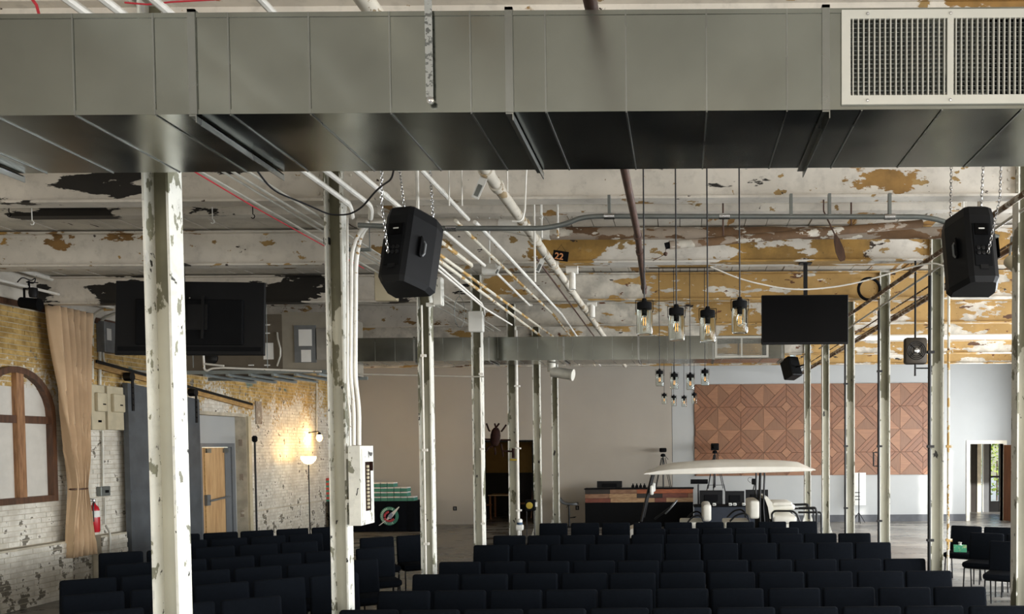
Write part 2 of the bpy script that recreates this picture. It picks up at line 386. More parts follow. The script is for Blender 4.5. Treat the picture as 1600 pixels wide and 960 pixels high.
for a, c in ((LX, XD0), (XD1, XS)): b.box(a, c, BY-.015, BY, 0, .10)
b.build('baseboard_back', M['grey_wall'], kind=S, label='low grey baseboard under the back wall')
MB().box(XS+.02, XE0-.12, BY-.02, BY, 0, .20).build('baseboard_feature', M['baseb'], kind=S, label='dark baseboard under the wooden feature panel wall')
# doorway trims
def door_trim(n, x0, x1, z, wd, mat, label):
    r = thing(f'door_{n}', label, None, ((x0+x1)/2, BY, 0), kind=S)
    MB().box(x0-wd, x0, BY-.03, BY+.22, 0, z+wd).build('jamb', mat, r); MB().box(x1, x1+wd, BY-.03, BY+.22, 0, z+wd).build('jamb', mat, r)
    MB().box(x0, x1, BY-.03, BY+.22, z, z+wd).build('head', mat, r); return r
door_trim(1, XD0, XD1, ZD, .05, M['blackmat'], 'dark doorway in the grey back wall between white columns')
door_trim(2, XE0, XE1, ZE, .10, M['cream'], 'cream framed doorway to the sunlit entrance')
# dark room behind the left doorway
b = MB(); b.box(-8.4, -3.4, 29.6, 29.75, 1.35, 3.2); b.build('wall_side_room', M['olive'], kind=S, label='ochre brown wall of the dim room through the doorway')
MB().box(-8.4, -3.4, 29.52, 29.6, 0, 1.35).build('trim_2', M['darkroom'], kind=S, label='dark panelling below the ochre wall in the dim room')
MB().box(-8.4, -8.3, BY+.2, 29.6, 0, 3.2).box(-3.5, -3.4, BY+.2, 29.6, 0, 3.2).build('wall_side_room_ends', M['olive'], kind=S, label='end walls of the dim room')
MB().box(-8.4, -3.4, BY+.2, 29.75, 3.2, 3.3).build('ceiling_side_room', M['ceil_back'], kind=S, label='ceiling of the dim room')
# entrance lobby behind the right doorway
LY = 28.2
MB().box(7.6, 7.75, BY+.2, LY, 0, 3).build('wall_lobby_left', M['white_wall'], kind=S, label='white wall of the entrance lobby')
gx = [pt(p, 760, LY).x for p in (1517, 1527, 1533, 1537, 1546, 1563)]
MB().box(7.6, gx[0], LY, LY+.15, 0, 3).box(gx[0], 13.8, LY, LY+.15, 2.45, 3).box(gx[5]+.1, 13.8, LY, LY+.15, 0, 2.45).build('wall_lobby_back', M['white_wall'], kind=S, label='white wall of the entrance lobby around the glass door')
MB().box(7.6, 13.8, BY+.2, LY, 3, 3.1).build('ceiling_lobby', M['white_wall'], kind=S, label='ceiling of the entrance lobby')
r = thing('door_3', 'dark framed glass entrance door with greenery outside', None, ((gx[0]+gx[5])/2, LY, 0), kind=S)
MB().box(gx[0], gx[1], LY+.02, LY+.10, 0, 2.45).build('door_leaf', M['darkroom'], r)
MB().box(gx[1], gx[2], LY, LY+.12, 0, 2.45).build('post', M['cream'], r)
MB().box(gx[2]+.06, gx[3], LY, LY+.12, 0, 2.45).build('post', M['whitep'], r)
MB().box(gx[3], gx[4], LY+.01, LY+.09, 0, 2.45).build('stile', M['doorgrey'], r)
MB().box(gx[4], gx[4]+.05, LY, LY+.10, 0, 2.45).build('stile', M['blackmetal'], r)
MB().box(gx[5]-.03, gx[5]+.1, LY, LY+.10, 0, 2.45).build('stile', M['blackmetal'], r)
for z0, z1 in ((0, .35), (1.12, 1.18), (2.38, 2.45)): MB().box(gx[4]+.05, gx[5]-.03, LY+.01, LY+.08, z0, z1).build('rail', M['blackmetal'], r)
for z0, z1 in ((.35, 1.12), (1.18, 2.38)): MB().box(gx[4]+.05, gx[5]-.03, LY+.04, LY+.05, z0, z1).build('pane', M['pane'], r)
MB().box(6, 22, LY+.2, 60, -.25, -.05).build('ground', plain('pale_pavement', '#b7b4aa', .9), kind=S, label='pale sunlit ground outside the entrance')
# open door leaf of the lobby doorway
hx = XE1; p1 = pt(1592, 760, 24.15)
r = thing('open_door', 'orange-brown wooden door standing open beside the entrance doorway', 'door', (hx, BY-.03, 0))
d = V((p1.x-hx, 24.15-(BY-.03), 0)).normalized(); q0 = V((hx+.02, BY-.06, 0)); q1 = q0 + d*.9
MB().beam(q0+V((0,0,.01+ZE/2-.02)), q1+V((0,0,.01+ZE/2-.02)), .045, ZE-.05).build('leaf', M['brown_door'], r)
hp = q0 + d*.83 + V((-.05, 0, 1.0)); MB().tube([hp+V((.03,0,0)), hp, hp - d*.11], .011).build('handle', M['chrome'], r)

# left brick wall ----------------------------------------------------
DO0, DO1, DOZ = 16.75, 18.88, 2.93                  # fire-door opening
WY0, WY1, WZ0, WZ1 = 0, 0, 0, 0
BT = 4.28                                           # top of the brickwork
wl_ = MB()
wl_.box(LX-.3, LX, FY-.3, DO0, 0, CEIL).box(LX-.3, LX, DO1, BY, 0, CEIL).box(LX-.3, LX, DO0, DO1, DOZ, CEIL)
wall_left = wl_.build('wall_left', M['mortar'], kind=S, label='flaking white and ochre painted brick wall on the left')
ledge = MB().box(LX+.02, LX+.18, FY, 13.15, 0, .86).box(LX+.02, LX+.16, 13.85, 14.5, 0, .86).build('trim_7', M['mortar'], kind=S, label='flaking white brick ledge along the foot of the left wall')
bl, bh, gap, vgap, prot = .205, .065, .011, .005, .012
spots = []
def field(xf, y0, y1, z0, z1, holes=()):
    row = 0; z = z0
    while z + bh <= z1+.001:
        y = y0 - (.5*(bl+vgap) if row % 2 else 0)
        while y < y1:
            a, c = max(y, y0), min(y+bl, y1)
            if c-a > .05 and not any(h(a, c, z, z+bh) for h in holes): spots.append((xf, a, c, z))
            y += bl+vgap
        z += bh+gap; row += 1
WC = ptx(21, 700, LX).y; WHW = 0.72; WZB = ptx(40, 787, LX+.05).z; WZT = ptx(18, 572, LX+.05).z; WSP = WZT-.70
def hole_win(a, c, z0, z1): return c > WC-WHW+.05 and a < WC+WHW-.05 and z1 > WZB+.05 and z0 < WSP+.35
def hole_door(a, c, z0, z1): return c > DO0 and a < DO1 and z0 < DOZ
field(LX, 11.3, BY, .87, BT, (hole_win, hole_door))
field(LX+.18, 11.3, 13.15, .005, .86); field(LX, 13.15, 13.85, .005, .86); field(LX+.16, 13.85, 14.5, .005, .86); field(LX, 14.5, BY, .005, .86, (hole_door,))
# the 300 bricks that show largest stand on their own, the rest is one piece
def shows(s):
    d = V((0, 0, CZ)); y = (s[1]+s[2])/2; px = PPX + F*s[0]/y
    if px < 4 or (80 < px < 140 and s[3] > .6) : return 1e9
    if (s[2]-s[1]) < .19: return 1e8
    return y
order = sorted(range(len(spots)), key=lambda i: shows(spots[i])); own = set(order[:300])
proto = MB().box(0, prot, -bl/2, bl/2, 0, bh).mesh('brick', V((0,0,0))); proto.materials.append(M['brick'])
rest = MB(); rest2 = MB()
for i, (xf, a, c, z) in enumerate(spots):
    if i in own:
        o = bpy.data.objects.new('brick', proto); COL.objects.link(o); par = ledge if xf > LX+.1 else wall_left; o.parent = par
        o.location = V((xf+random.uniform(-.003, .003), (a+c)/2, z)) - WL[par.name]
    else:
        t = prot+random.uniform(-.004, .004); (rest2 if xf > LX+.1 else rest).box(xf-.002, xf+t, a, c, z, z+bh)
rest.build('brickwork', M['brick'], wall_left, kind='stuff'); rest2.build('brickwork', M['brick'], ledge, kind='stuff')
MB().box(LX, LX+.05, FY, BY, BT+.02, BT+.10).build('trim_3', M['darkwood'], kind=S, label='dark timber line on top of the brickwork')
for j, (z0, z1) in enumerate(((BT+.11, BT+.28), (BT+.285, CEIL-.01))):
    MB().box(LX, LX+.03, FY, BY, z0, z1).build(f'trim_{4+j}', M['ceil'], kind=S, label='painted board above the brickwork')
# niche with the grey door behind the fire-door opening
NX = LX-.24
b = MB().box(NX-.1, NX, DO0-.2, DO1+.2, 2.36, 3.3).box(NX-.1, NX, DO0-.2, ptx(316, 760, NX).y-.12, 0, 2.36).box(NX-.1, NX, ptx(366, 760, NX).y+.0, DO1+.3, 0, 2.36)
b.build('wall_niche', M['white_wall'], kind=S, label='pale wall set back inside the fire-door opening')
y0, y1 = ptx(316, 760, NX).y-.12, ptx(366, 760, NX).y
r = thing('door_4', 'grey framed exit door with pale wooden panel and push bar', None, (NX, (y0+y1)/2, 0), kind=S)
for a, c in ((y0, y0+.09), (y1-.12, y1)): MB().box(NX-.06, NX+.03, a, c, 0, 2.36).build('frame', M['doorgrey'], r)
MB().box(NX-.06, NX+.03, y0+.09, y1-.12, 2.28, 2.36).build('frame', M['doorgrey'], r)
MB().box(NX-.05, NX-.01, y0+.09, y1-.12, .02, 2.27).build('leaf', M['plywood'], r)
MB().box(NX-.01, NX+.005, y1-.36, y1-.13, .02, 2.27).build('stile', M['doorgrey'], r)
MB().box(NX-.01, NX+.004, y0+.22, y0+.245, .02, 2.27).build('seam', M['railwood'], r)
MB().box(NX-.01, NX+.05, y0+.20, y0+.34, 1.08, 1.30).build('latch_case', M['greybox'], r)
MB().tube([(NX+.05, y0+.30, 1.17), (NX+.06, y1-.3, 1.22)], .022).build('push_bar', M['greybox'], r)
for yy in (y0+.28, y1-.42): MB().box(NX-.01, NX+.03, yy, yy+.16, 2.16, 2.25).build('closer', M['steelgrey'], r)
r = thing('trim_6', 'timber and brick jamb beside the exit door opening', None, (LX, DO1, 0), kind=S)
MB().box(LX-.02, LX+.05, DO1+.01, DO1+.14, 0, DOZ+.02).build('jamb_board', M['beige_box'], r)
for z in (.75, 1.55, 2.3): MB().box(LX-.16, LX-.08, DO1-.012, DO1, z, z+.14).build('iron_strap', M['pipeold'], r)

# arched window on the left wall
r = thing('window_1', 'arched timber window with white panels on the brick wall', None, (LX, WC, WZB), kind=S)
def archpts(hw, zs, rise, n=14): return [(WC+hw*math.cos(math.pi*i/n), zs+rise*math.sin(math.pi*i/n)) for i in range(n+1)]
out_ = [(WC+WHW, WZB)] + archpts(WHW, WSP, WZT-WSP) + [(WC-WHW, WZB)]
inn_ = [(WC+WHW-.085, WZB+.09)] + archpts(WHW-.085, WSP, WZT-WSP-.09) + [(WC-WHW+.085, WZB+.09)]
MB().prism(inn_, LX-.02, LX+.005, lambda a, c, t: V((t, a, c))).build('panel', M['winpanel'], r)
b = MB(); n = len(out_)
for i in range(n):
    j = (i+1) % n
    q = [out_[i], out_[j], inn_[j], inn_[i]]; b.prism(q, LX+.004, LX+.10, lambda a, c, t: V((t, a, c)))
b.build('frame', M['darkwood'], r)
MB().box(LX+.004, LX+.08, WC-.01, WC+.13, WZB+.09, WZT-.09).build('mullion', M['midwood'], r)
zt = ptx(40, 656, LX+.05).z
MB().box(LX+.004, LX+.065, WC-WHW+.08, WC-.01, zt-.055, zt+.055).build('transom', M['darkwood'], r)
MB().box(LX+.004, LX+.065, WC+.13, WC+WHW-.08, zt-.055, zt+.055).build('transom', M['darkwood'], r)

# ================================================================== STEEL FRAME
YN = [5.0+2.6*n for n in range(8)]
BZ, BTOP = 4.38, 4.78
CW = .136
def column(n, side, label):
    x, y = (-2.965 if (n, side) == (0, -1) else side*3.00), YN[n]; r = thing('steel_column', label, 'column', (x, y, 0), 'white painted steel columns'); t = .014
    for s in (-1, 1): MB().box(x+s*CW/2-t/2, x+s*CW/2+t/2, y-CW/2, y+CW/2, .02, CEIL-.02).build('flange', M['column'], r)
    MB().box(x-CW/2+t/2, x+CW/2-t/2, y-.006+.03, y+.006+.03, .02, CEIL-.02).build('web', M['web'], r)
    MB().box(x-.14, x+.14, y-.14, y+.14, 0, .02).build('base_plate', M['column'], r)
    b = MB()
    for s in (-1, 1):
        for z in (BZ+.05, BZ+.12, BZ+.19, BZ+.26):
            for yy in (-.045, .045): b.lathe([(.013, 0), (.010, .01), (0, .012)], (x+s*(CW/2+t/2), y+yy, z), 6, Matrix.Rotation(s*math.pi/2, 3, 'Y'))
    b.build('rivets', M['column'], r, kind='stuff')
    return r
names = ['nearest, thickest flaking white column in front of the large dark television',
         'flaking white column carrying a breaker panel and bent pipes', 'white column behind the hanging left loudspeaker',
         'white column with a junction box near its dark upper end', 'slim white column with a side pipe beside the dark doorway',
         'white column at the right edge of the dark doorway, dark flaking top', 'farthest slim white column beside the grey bar stool']
COLS = {}
for n in range(7): COLS[(n, -1)] = column(n, -1, names[n])
names = [None, 'dark shaded column cut by the right picture edge', 'thick grey-white column behind the right loudspeaker', 'column with an olive bare patch crossing the wooden feature panel',
         'white column in front of the wooden panel, below the right television', 'white column just right of the golf cart roof', 'thinnest white column behind the golf cart roof end']
for n in range(1, 7): COLS[(n, 1)] = column(n, 1, names[n])
bay = {(-1): (LX, -3.00-CW/2-.01), 0: (-3.00+CW/2+.01, 3.00-CW/2-.01), 1: (3.00+CW/2+.01, RX)}
where = {-1: 'left bay, by the brick wall', 0: 'middle bay, between the column rows', 1: 'right bay, beyond the right columns'}
for n in range(8):
    for s in (-1, 0, 1):
        x0, x1 = bay[s]; y = YN[n]; mt = M['beamA'] if n < 2 else M['beamB'] if n == 2 else M['beamC'] if (s >= 0 or n > 4) else M['beamB']
        if n == 3 and s < 0: mt = M['beamA']
        r = thing('steel_beam', f'flaking painted steel ceiling beam, {ORD[n]} from the camera, {where[s]}', 'beam', ((x0+x1)/2, y, BZ), 'ceiling beams')
        MB().box(x0, x1, y-.006, y+.006, BZ+.02, BTOP-.02).build('web', mt, r)
        MB().box(x0, x1, y-.085, y+.085, BZ, BZ+.02).build('bottom_flange', mt, r)
        MB().box(x0, x1, y-.085, y+.085, BTOP-.02, BTOP).build('top_flange', mt, r)
        b = MB()
        for xx in (x0+.06, x1-.06):
            for z in (BZ+.08, BZ+.16, BZ+.24, BZ+.32): b.lathe([(.014, 0), (.011, .010), (0, .012)], (xx, y-.006, z), 6, Matrix.Rotation(math.pi/2, 3, 'X'))
        b.build('rivets', mt, r, kind='stuff')
        if n < 7:
            yj = y+1.35
            r = thing('timber_joist', f'flaking painted timber joist behind the {ORD[n]} steel beam, {where[s]}', 'joist', ((x0+x1)/2, yj, CEIL-.2), 'ceiling joists')
            MB().box(x0, x1, yj-.07, yj+.07, CEIL-.17, CEIL-.001).build('joist', mt, r)
            MB().box(x0, x1, yj-.09, yj-.07, CEIL-.10, CEIL-.06).build('nailing_strip', M['beamA'] if n < 2 else mt, r)
# lower crossing girder under the left wall side

# ================================================================== AIR DUCTS
def duct(x0, x1, yn, fx, gx0, label, z0, z1):
    dp, t = .70, .004
    r = thing('air_duct', label, 'air duct', ((x0+x1)/2, yn+dp/2, z0))
    ed = [x0] + [f for f in fx if x0 < f < x1] + [x1]
    gw = .84
    for a, c in zip(ed[:-1], ed[1:]):
        b = MB()
        b.box(a, c, yn, yn+dp, z0, z0+t).box(a, c, yn, yn+dp, z1-t, z1)
        for yy in (yn, yn+dp-t):
            if gx0 is not None and a-.01 <= gx0 < c:
                g0, g1 = gx0+.03, gx0+gw-.03; h0, h1 = z0+.045, z1-.042
                b.box(a, g0, yy, yy+t, z0+t, z1-t).box(g1, c, yy, yy+t, z0+t, z1-t).box(g0, g1, yy, yy+t, z0+t, h0).box(g0, g1, yy, yy+t, h1, z1-t)
            else: b.box(a, c, yy, yy+t, z0+t, z1-t)
        if a == x0: b.box(a, a+t, yn+t, yn+dp-t, z0+t, z1-t)
        if c == x1: b.box(c-t, c, yn+t, yn+dp-t, z0+t, z1-t)
        b.build('duct_section', M['galv'], r)
        xx = a+.14
        while xx < c-.06:
            if not (gx0 is not None and gx0-.02 < xx < gx0+gw+.02):
                MB().box(xx-.003, xx+.003, yn-.004, yn-.0005, z0, z1).build('bead', M['galv2'], r)
            MB().box(xx-.003, xx+.003, yn, yn+dp, z0-.004, z0-.0005).build('bead', M['galv2'], r)
            xx += .312
    for z in (z0, z1-.018): MB().box(x0, x1, yn-.003, yn-.0005, z, z+.018).build('edge_lip', M['galv'], r)
    for f in fx:
        if not x0 <= f <= x1: continue
        b = MB(); w = .015
        b.box(f-w, f+w, yn-.008, yn-.0005, z0-.002, z1+.012).box(f-w, f+w, yn-.01, yn+dp+.02, z0-.010, z0-.0045).box(f+w-.004, f+w, yn-.012, yn+dp+.03, z0-.035, z0-.0045)
        b.box(f-w, f+w, yn-.008, yn+dp+.01, z1+.0005, z1+.012)
        b.build('joint_flange', M['galv2'], r)
    if gx0 is not None:
        for yy, nm in ((yn-.014, 1), (yn+dp, -1)):
            g0, g1, h0, h1 = gx0, gx0+gw, z0+.016, z1-.012; fr = .034
            y0, y1 = (yy, yy+.012); mid = (g0+g1)/2
            gr = MB().box(g0, g1, y0, y1, h0, h0+fr).box(g0, g1, y0, y1, h1-fr, h1).box(g0, g0+fr, y0, y1, h0+fr, h1-fr).box(g1-fr, g1, y0, y1, h0+fr, h1-fr).box(mid-.012, mid+.012, y0, y1, h0+fr, h1-fr).build('grille_frame', M['cream2'], r)
            for s0, s1 in ((g0+fr, mid-.012), (mid+.012, g1-fr)):
                nb = 18
                for i in range(nb):
                    q = s0+(s1-s0)*(i+.5)/nb; MB().box(q-.0019, q+.0019, y0+.001, y1+.006, h0+fr, h1-fr).build('grille_bar', M['cream2'], gr)
                b = MB()
                if nm > 0:
                    for i in range(17):
                        z = h0+fr+(h1-h0-2*fr)*(i+.5)/17; b.box(s0, s1, y1+.010, y1+.03, z-.002, z+.002)
                    b.build('cross_louvres', M['steelgrey'], gr)
            for sx in (g0+.1, mid, g1-.1):
                for zz in (h0+.015, h1-.015): MB().lathe([(.007, 0), (.005, .004), (0, .005)], (sx, y0, zz), 8, Matrix.Rotation(math.pi/2, 3, 'X')).build('screw', M['chrome'], gr)
    return r
M['cream2'] = plain('grey_white_grille', '#b4b3aa', .5, .1, var=.04)
f0 = pt(797, 176, 3.4).x
duct(-4.6, 4.6, 3.4, [f0+1.2265*k for k in range(-3, 4)], pt(1315, 100, 3.39).x, 'large galvanised air duct crossing the top of the picture', 3.548, 3.936)
f1 = pt(764, 545, 13.6).x
duct(pt(541, 545, 13.6).x, pt(1226, 545, 13.6).x, 13.6, [f1+1.172*k for k in range(-1, 5)] + [pt(1224, 545, 13.6).x-.02], pt(1117, 545, 13.6).x, 'distant galvanised air duct crossing the middle of the hall', 3.60, 3.965)
xs_ = pt(671, 100, 3.385).x
r = thing('hanging_strap', 'mottled perforated strap hanging down the front of the near duct', 'strap', (xs_, 3.385, 3.6))
MB().box(xs_-.014, xs_+.014, 3.378, 3.382, 3.60, CEIL-.02).build('strap', M['strap'], r)
MB().lathe([(.014, 0), (.014, .01), (.006, .014), (0, .016)], (xs_+.005, 3.378, 3.585), 10, Matrix.Rotation(math.pi/2, 3, 'X')).build('bolt', M['chrome'], r)
# round duct spout below the far duct
a, b_ = pt(862, 581, 14.0), pt(893, 586, 13.93)
r = thing('duct_spout', 'short round metal duct spout hanging below the distant duct', 'duct', a)
MB().tube([a, b_], .085, 16).build('pipe', M['conduit'], r, True); MB().tube([b_, b_+(b_-a).normalized()*.03], .095, 16).build('rim', M['conduit'], r, True)
MB().tube([a, V((a.x, a.y, 3.593))], .07, 12).build('riser', M['conduit'], r, True)

# air handler at the left end of the far duct
p0, p1 = pt(292, 575, 13.5), pt(522, 488, 13.5)
xm = pt(441, 530, 13.5).x; z0, z1 = 3.46, 4.33
r = thing('air_handler', 'brown and grey air handling unit hung above the brick wall', 'air unit', ((p0.x+p1.x)/2, 14.1, z0))
MB().box(p0.x-.3, xm, 13.5, 14.7, z0, z1).build('casing', M['ahu'], r)
MB().box(xm, p1.x, 13.5, 14.7, z0-.02, z1+.03).build('filter_section', M['ahu2'], r)
xa, xb, xc = pt(461, 530, 13.5).x, pt(494, 530, 13.5).x, pt(518, 530, 13.5).x
MB().box(xa, xb, 13.47, 13.5, pt(470, 567, 13.5).z, pt(470, 509, 13.5).z).build('access_door', M['greybox'], r)
MB().box(xb+.02, xc, 13.46, 13.5, pt(470, 563, 13.5).z, pt(470, 514, 13.5).z).build('access_panel', M['chrome'], r)
def card(x0, y0, x1, y1, Y, par, mat, nm='paper_label'):
    a, c = pt(x0, y1, Y), pt(x1, y0, Y); MB().box(a.x, c.x, Y-.004, Y, a.z, c.z).build(nm, mat, par)
card(467, 515, 487, 541, 13.469, r, M['paper']); card(471, 547, 486, 566, 13.469, r, M['paper']); card(412, 536, 427, 562, 13.499, r, M['paper'])
for xx, yy in ((413, 508), (413, 521), (413, 571), (388, 571)): card(xx, yy-1, xx+9, yy+1, 13.499, r, M['paper'], 'white_strip')
MB().tube([pt(433, 520, 13.47), pt(434, 530, 13.42), pt(438, 545, 13.42), pt(438, 556, 13.42), pt(433, 572, 13.47)], .014).build('flexible_hose', M['conduit'], r, True)
MB().lathe([(.10, 0), (.10, .03), (.07, .05), (0, .05)], pt(331, 560, 13.5), 16, Matrix.Rotation(math.pi/2, 3, 'X')).build('fan_inlet', M['blackmetal'], r, True)
r = thing('support_frame', 'grey steel strut frame carrying the air handling unit', 'frame', (-6.8, 14.1, 3.36))
for y in (13.42, 14.75): MB().box(p0.x-.35, p1.x+.05, y-.02, y+.02, 3.40, 3.455).build('rail', M['strut'], r)
for px in (330, 365, 400, 435, 470, 505):
    x = pt(px, 578, 13.5).x; MB().box(x-.02, x+.02, 13.3, 14.9, 3.36, 3.398).build('cross_strut', M['strut'], r)
for px in (302, 418, 520): MB().tube([pt(px, 575, 13.40), V((pt(px, 575, 13.40).x, 13.40, CEIL-.02))], .006, 6).build('hanger_rod', M['strut'], r)
q = [pt(318, 556, 13.36), pt(319, 577, 13.36), pt(323, 580, 13.36), pt(331, 576, 13.36), pt(348, 575, 13.36), pt(502, 581, 13.36)]
MB().tube(bend(q, .05), .016, 8).build('drain_pipe', M['pipew'], None, True, 'white plastic drain pipe running under the air handling unit', 'pipe')
q = [pt(321, 569, 13.30), pt(350, 572, 13.30)]
MB().tube(q, .015, 8).build('drain_branch', M['pipew'], None, True, 'short white branch pipe below the large television', 'pipe')

# ================================================================== PIPES
def pipe(name, label, mat, pts, r, cat='pipe', coup=(), cm=None, n=8, smooth=True):
    ro = thing(name, label, cat, pts[0]) if coup else None
    if not coup: return MB().tube(pts, r, n).build(name, mat, None, smooth, label, cat)
    MB().tube(pts, r, n).build('tube', mat, ro, True)
    P = [V(p) for p in pts]
    for y in coup:
        for a, c in zip(P[:-1], P[1:]):
            if min(a.y, c.y) <= y <= max(a.y, c.y) and abs(c.y-a.y) > 1e-4:
                t = (y-a.y)/(c.y-a.y); q = a+(c-a)*t; d = (c-a).normalized()
                MB().tube([q-d*.05, q-d*.045, q+d*.045, q+d*.05], [r*1.02, r*1.28, r*1.28, r*1.02], n).build('coupling', cm or mat, ro, True); break
    return ro
Zp = 4.27
pipe('white_pipe', 'leftmost of three fat white pipes ending at the breaker panel column', M['pipew'], bend([(-2.74, 1.5, Zp), (-2.74, 7.25, Zp), (-2.80, 7.45, Zp-.05)], .1), .022, coup=(7.15,))
pipe('white_pipe', 'middle of three fat white pipes ending at the breaker panel column', M['pipew'], bend([(-2.58, 1.5, Zp), (-2.58, 7.3, Zp), (-2.66, 7.5, Zp-.05)], .1), .021, coup=(5.0,))
pipe('white_pipe', 'rightmost of three fat white pipes, passing above the left loudspeaker', M['pipew'], [(-2.36, 1.5, Zp), (-2.36, 8.0, Zp)], .020, coup=(7.0,))
pipe('white_pipe', 'pale pipe running back between the left loudspeaker and tagged pipe', M['pipew'], [(-1.88, 1.5, Zp), (-1.88, 7.75, Zp)], .018, coup=(6.9,))
pipe('main_pipe', 'thickest old white pipe with collars and tags, right of the left loudspeaker', M['pipemain'], [(-1.415, 1.2, Zp), (-1.415, 22.0, Zp)], .044, coup=(6.4, 6.75, 7.9, 8.5, 9.7, 11.2, 12.7, 14.6), n=12)
pipe('brown_pipe', 'dark brown iron pipe coming down behind the first jar pendant', M['brownpipe'], [(-.355, 1.2, 4.05), (-.36, 7.4, 4.05), (-.42, 10.2, 4.05)], .029, coup=(7.5, 8.1, 9.9), n=12)
for i, (x, rr, nm) in enumerate(((-3.118, .011, 'rightmost'), (-3.23, .011, 'second from the right'), (-3.30, .010, 'third from the right'), (-3.46, .012, 'leftmost, with a red cable'))):
    pipe('conduit', f'slim pale conduit left of the breaker panel column, {nm}', M['conduit'], [(x, 4.2, 4.25), (x, 15.0, 4.25)], rr, 'conduit', n=6)
r = thing('pipe_trapeze', 'thin strut hanger carrying the slim pale conduits', 'hanger', (-3.29, 8.7, 4.21))
MB().box(-3.50, -3.09, 8.68, 8.72, 4.212, 4.239).build('strut', M['strut'], r)
for x in (-3.49, -3.10): MB().tube([(x, 8.7, 4.212), (x, 8.7, CEIL-.001)], .005, 6).build('rod', M['strut'], r)
pipe('red_cable', 'red cable clipped under the leftmost slim conduit', M['redcable'], [(-3.49, 5.2, 4.27), (-3.485, 6.3, 4.24), (-3.485, 7.2, 4.225), (-3.48, 8.6, 4.225), (-3.49, 9.6, 4.225)], .006, 'cable', n=6)
pipe('red_cable', 'red cable looping above the near duct at the top', M['redcable'], [pt(45, -8, 4.6), pt(57, 8, 4.6), pt(63, 30, 4.6)], .008, 'cable', n=6)
pipe('red_cable', 'pair of red cable strands along the beam above the near duct', M['redcable'], [pt(195, 4, 4.75), pt(230, 7, 4.75), pt(270, 3, 4.75), pt(345, -1, 4.75)], .005, 'cable', n=6)
def zp(name, label, mat, pix, Z, r, cat='pipe', n=8): return pipe(name, label, mat, bend([ptz(a, c, Z) for a, c in pix], .12, 3), r, cat, n=n)
zp('slanted_pipe', 'flaking white pipe passing below the left loudspeaker to the distant duct', M['pipey'], [(640, 372), (676, 400), (847, 527), (905, 570)], 4.02, .018)
zp('slanted_pipe', 'flaking yellowed pipe just above its twin, right of the left loudspeaker', M['pipey'], [(630, 355), (675, 390), (865, 527), (915, 565)], 4.08, .017)
zp('slanted_pipe', 'short yellowed pipe with a sideways elbow right of the left loudspeaker', M['pipey'], [(679, 371), (739, 416), (720, 419)], 4.16, .022)
zp('slanted_pipe', 'bright white pipe ending at a white junction box', M['pipew'], [(672, 345), (694, 362), (757, 415)], 4.2, .017)
zp('slanted_pipe', 'bright white pipe starting at the white junction box', M['pipew'], [(776, 427), (827, 477), (832, 477)], 4.2, .015)
zp('slanted_pipe', 'rust-spotted pipe with a kink near the distant duct', M['pipey'], [(712, 345), (757, 390), (865, 492), (892, 527), (930, 572)], 4.2, .017)
zp('slanted_pipe', 'clean white pipe with a kink, left of the thickest pipe', M['pipew'], [(742, 347), (784, 390), (877, 491), (902, 527), (938, 572)], 4.2, .018)
zp('slanted_pipe', 'thin brownish rod running beside the thickest pipe', M['brownpipe'], [(837, 402), (929, 527), (950, 556)], 4.22, .011)
zp('slanted_pipe', 'upper of two thin white conduits dropping to the column box', M['pipew'], [(640, 380), (675, 407), (752, 474), (756, 482), (757, 492)], 3.98, .012, 'conduit')
zp('slanted_pipe', 'lower of two thin white conduits running to the column box', M['pipew'], [(640, 387), (675, 414), (757, 482), (800, 508)], 3.92, .011, 'conduit')
# right-hand group
zp('slanted_pipe', 'upper of two dark pipes crossing in front of the right loudspeaker column', M['pipeold'], [(1640, 275), (1600, 303), (1330, 490), (1270, 532)], 4.25, .026)
zp('slanted_pipe', 'lower of two dark pipes crossing in front of the right loudspeaker column', M['conduit'], [(1640, 300), (1600, 327), (1340, 503), (1280, 545)], 4.25, .014)
pipe('slanted_pipe', 'upper thin pipe between the right columns above the box fan', M['pipeold'], [(3.19, 10.9, 4.27), (3.19, 24, 4.27)], .012, n=6)
pipe('slanted_pipe', 'middle thin pipe between the right columns above the box fan', M['pipeold'], [(3.24, 8.4, 4.20), (3.24, 24, 4.20)], .014, n=6)
pipe('slanted_pipe', 'thick old pipe between the right columns above the box fan', M['pipeold'], [(3.36, 8.4, 4.22), (3.36, 24, 4.22)], .030, coup=(11.5, 13.6, 16, 18.5), n=10)
pipe('cross_tube', 'white tube added for the bright lit strip high behind the right thick column', M['stripwhite'], [(3.2, 17.2, 4.36), (9.7, 17.2, 4.36)], .055, n=10)  # added tube, its white stands in for a bright lit strip
# pipes on the left wall
a, c = ptx(0, 412, -9.25), ptx(193, 470, -9.25); dz = (c-a).normalized()
pipe('wall_pipe', 'thicker white pipe high along the left brick wall', M['pipew'], [a-dz*2, c+dz*1.5], .038, coup=(a.y+.25, a.y+1.6), n=10)
a2, c2 = ptx(0, 438, -9.15), ptx(180, 482, -9.15); dz = (c2-a2).normalized()
pipe('wall_pipe', 'thinner white pipe high along the left wall, holding the spotlight', M['pipew'], bend([a2-dz*2, c2, c2+V((-.2, .1, .02))], .1), .021, coup=(a2.y+.3,), n=10)
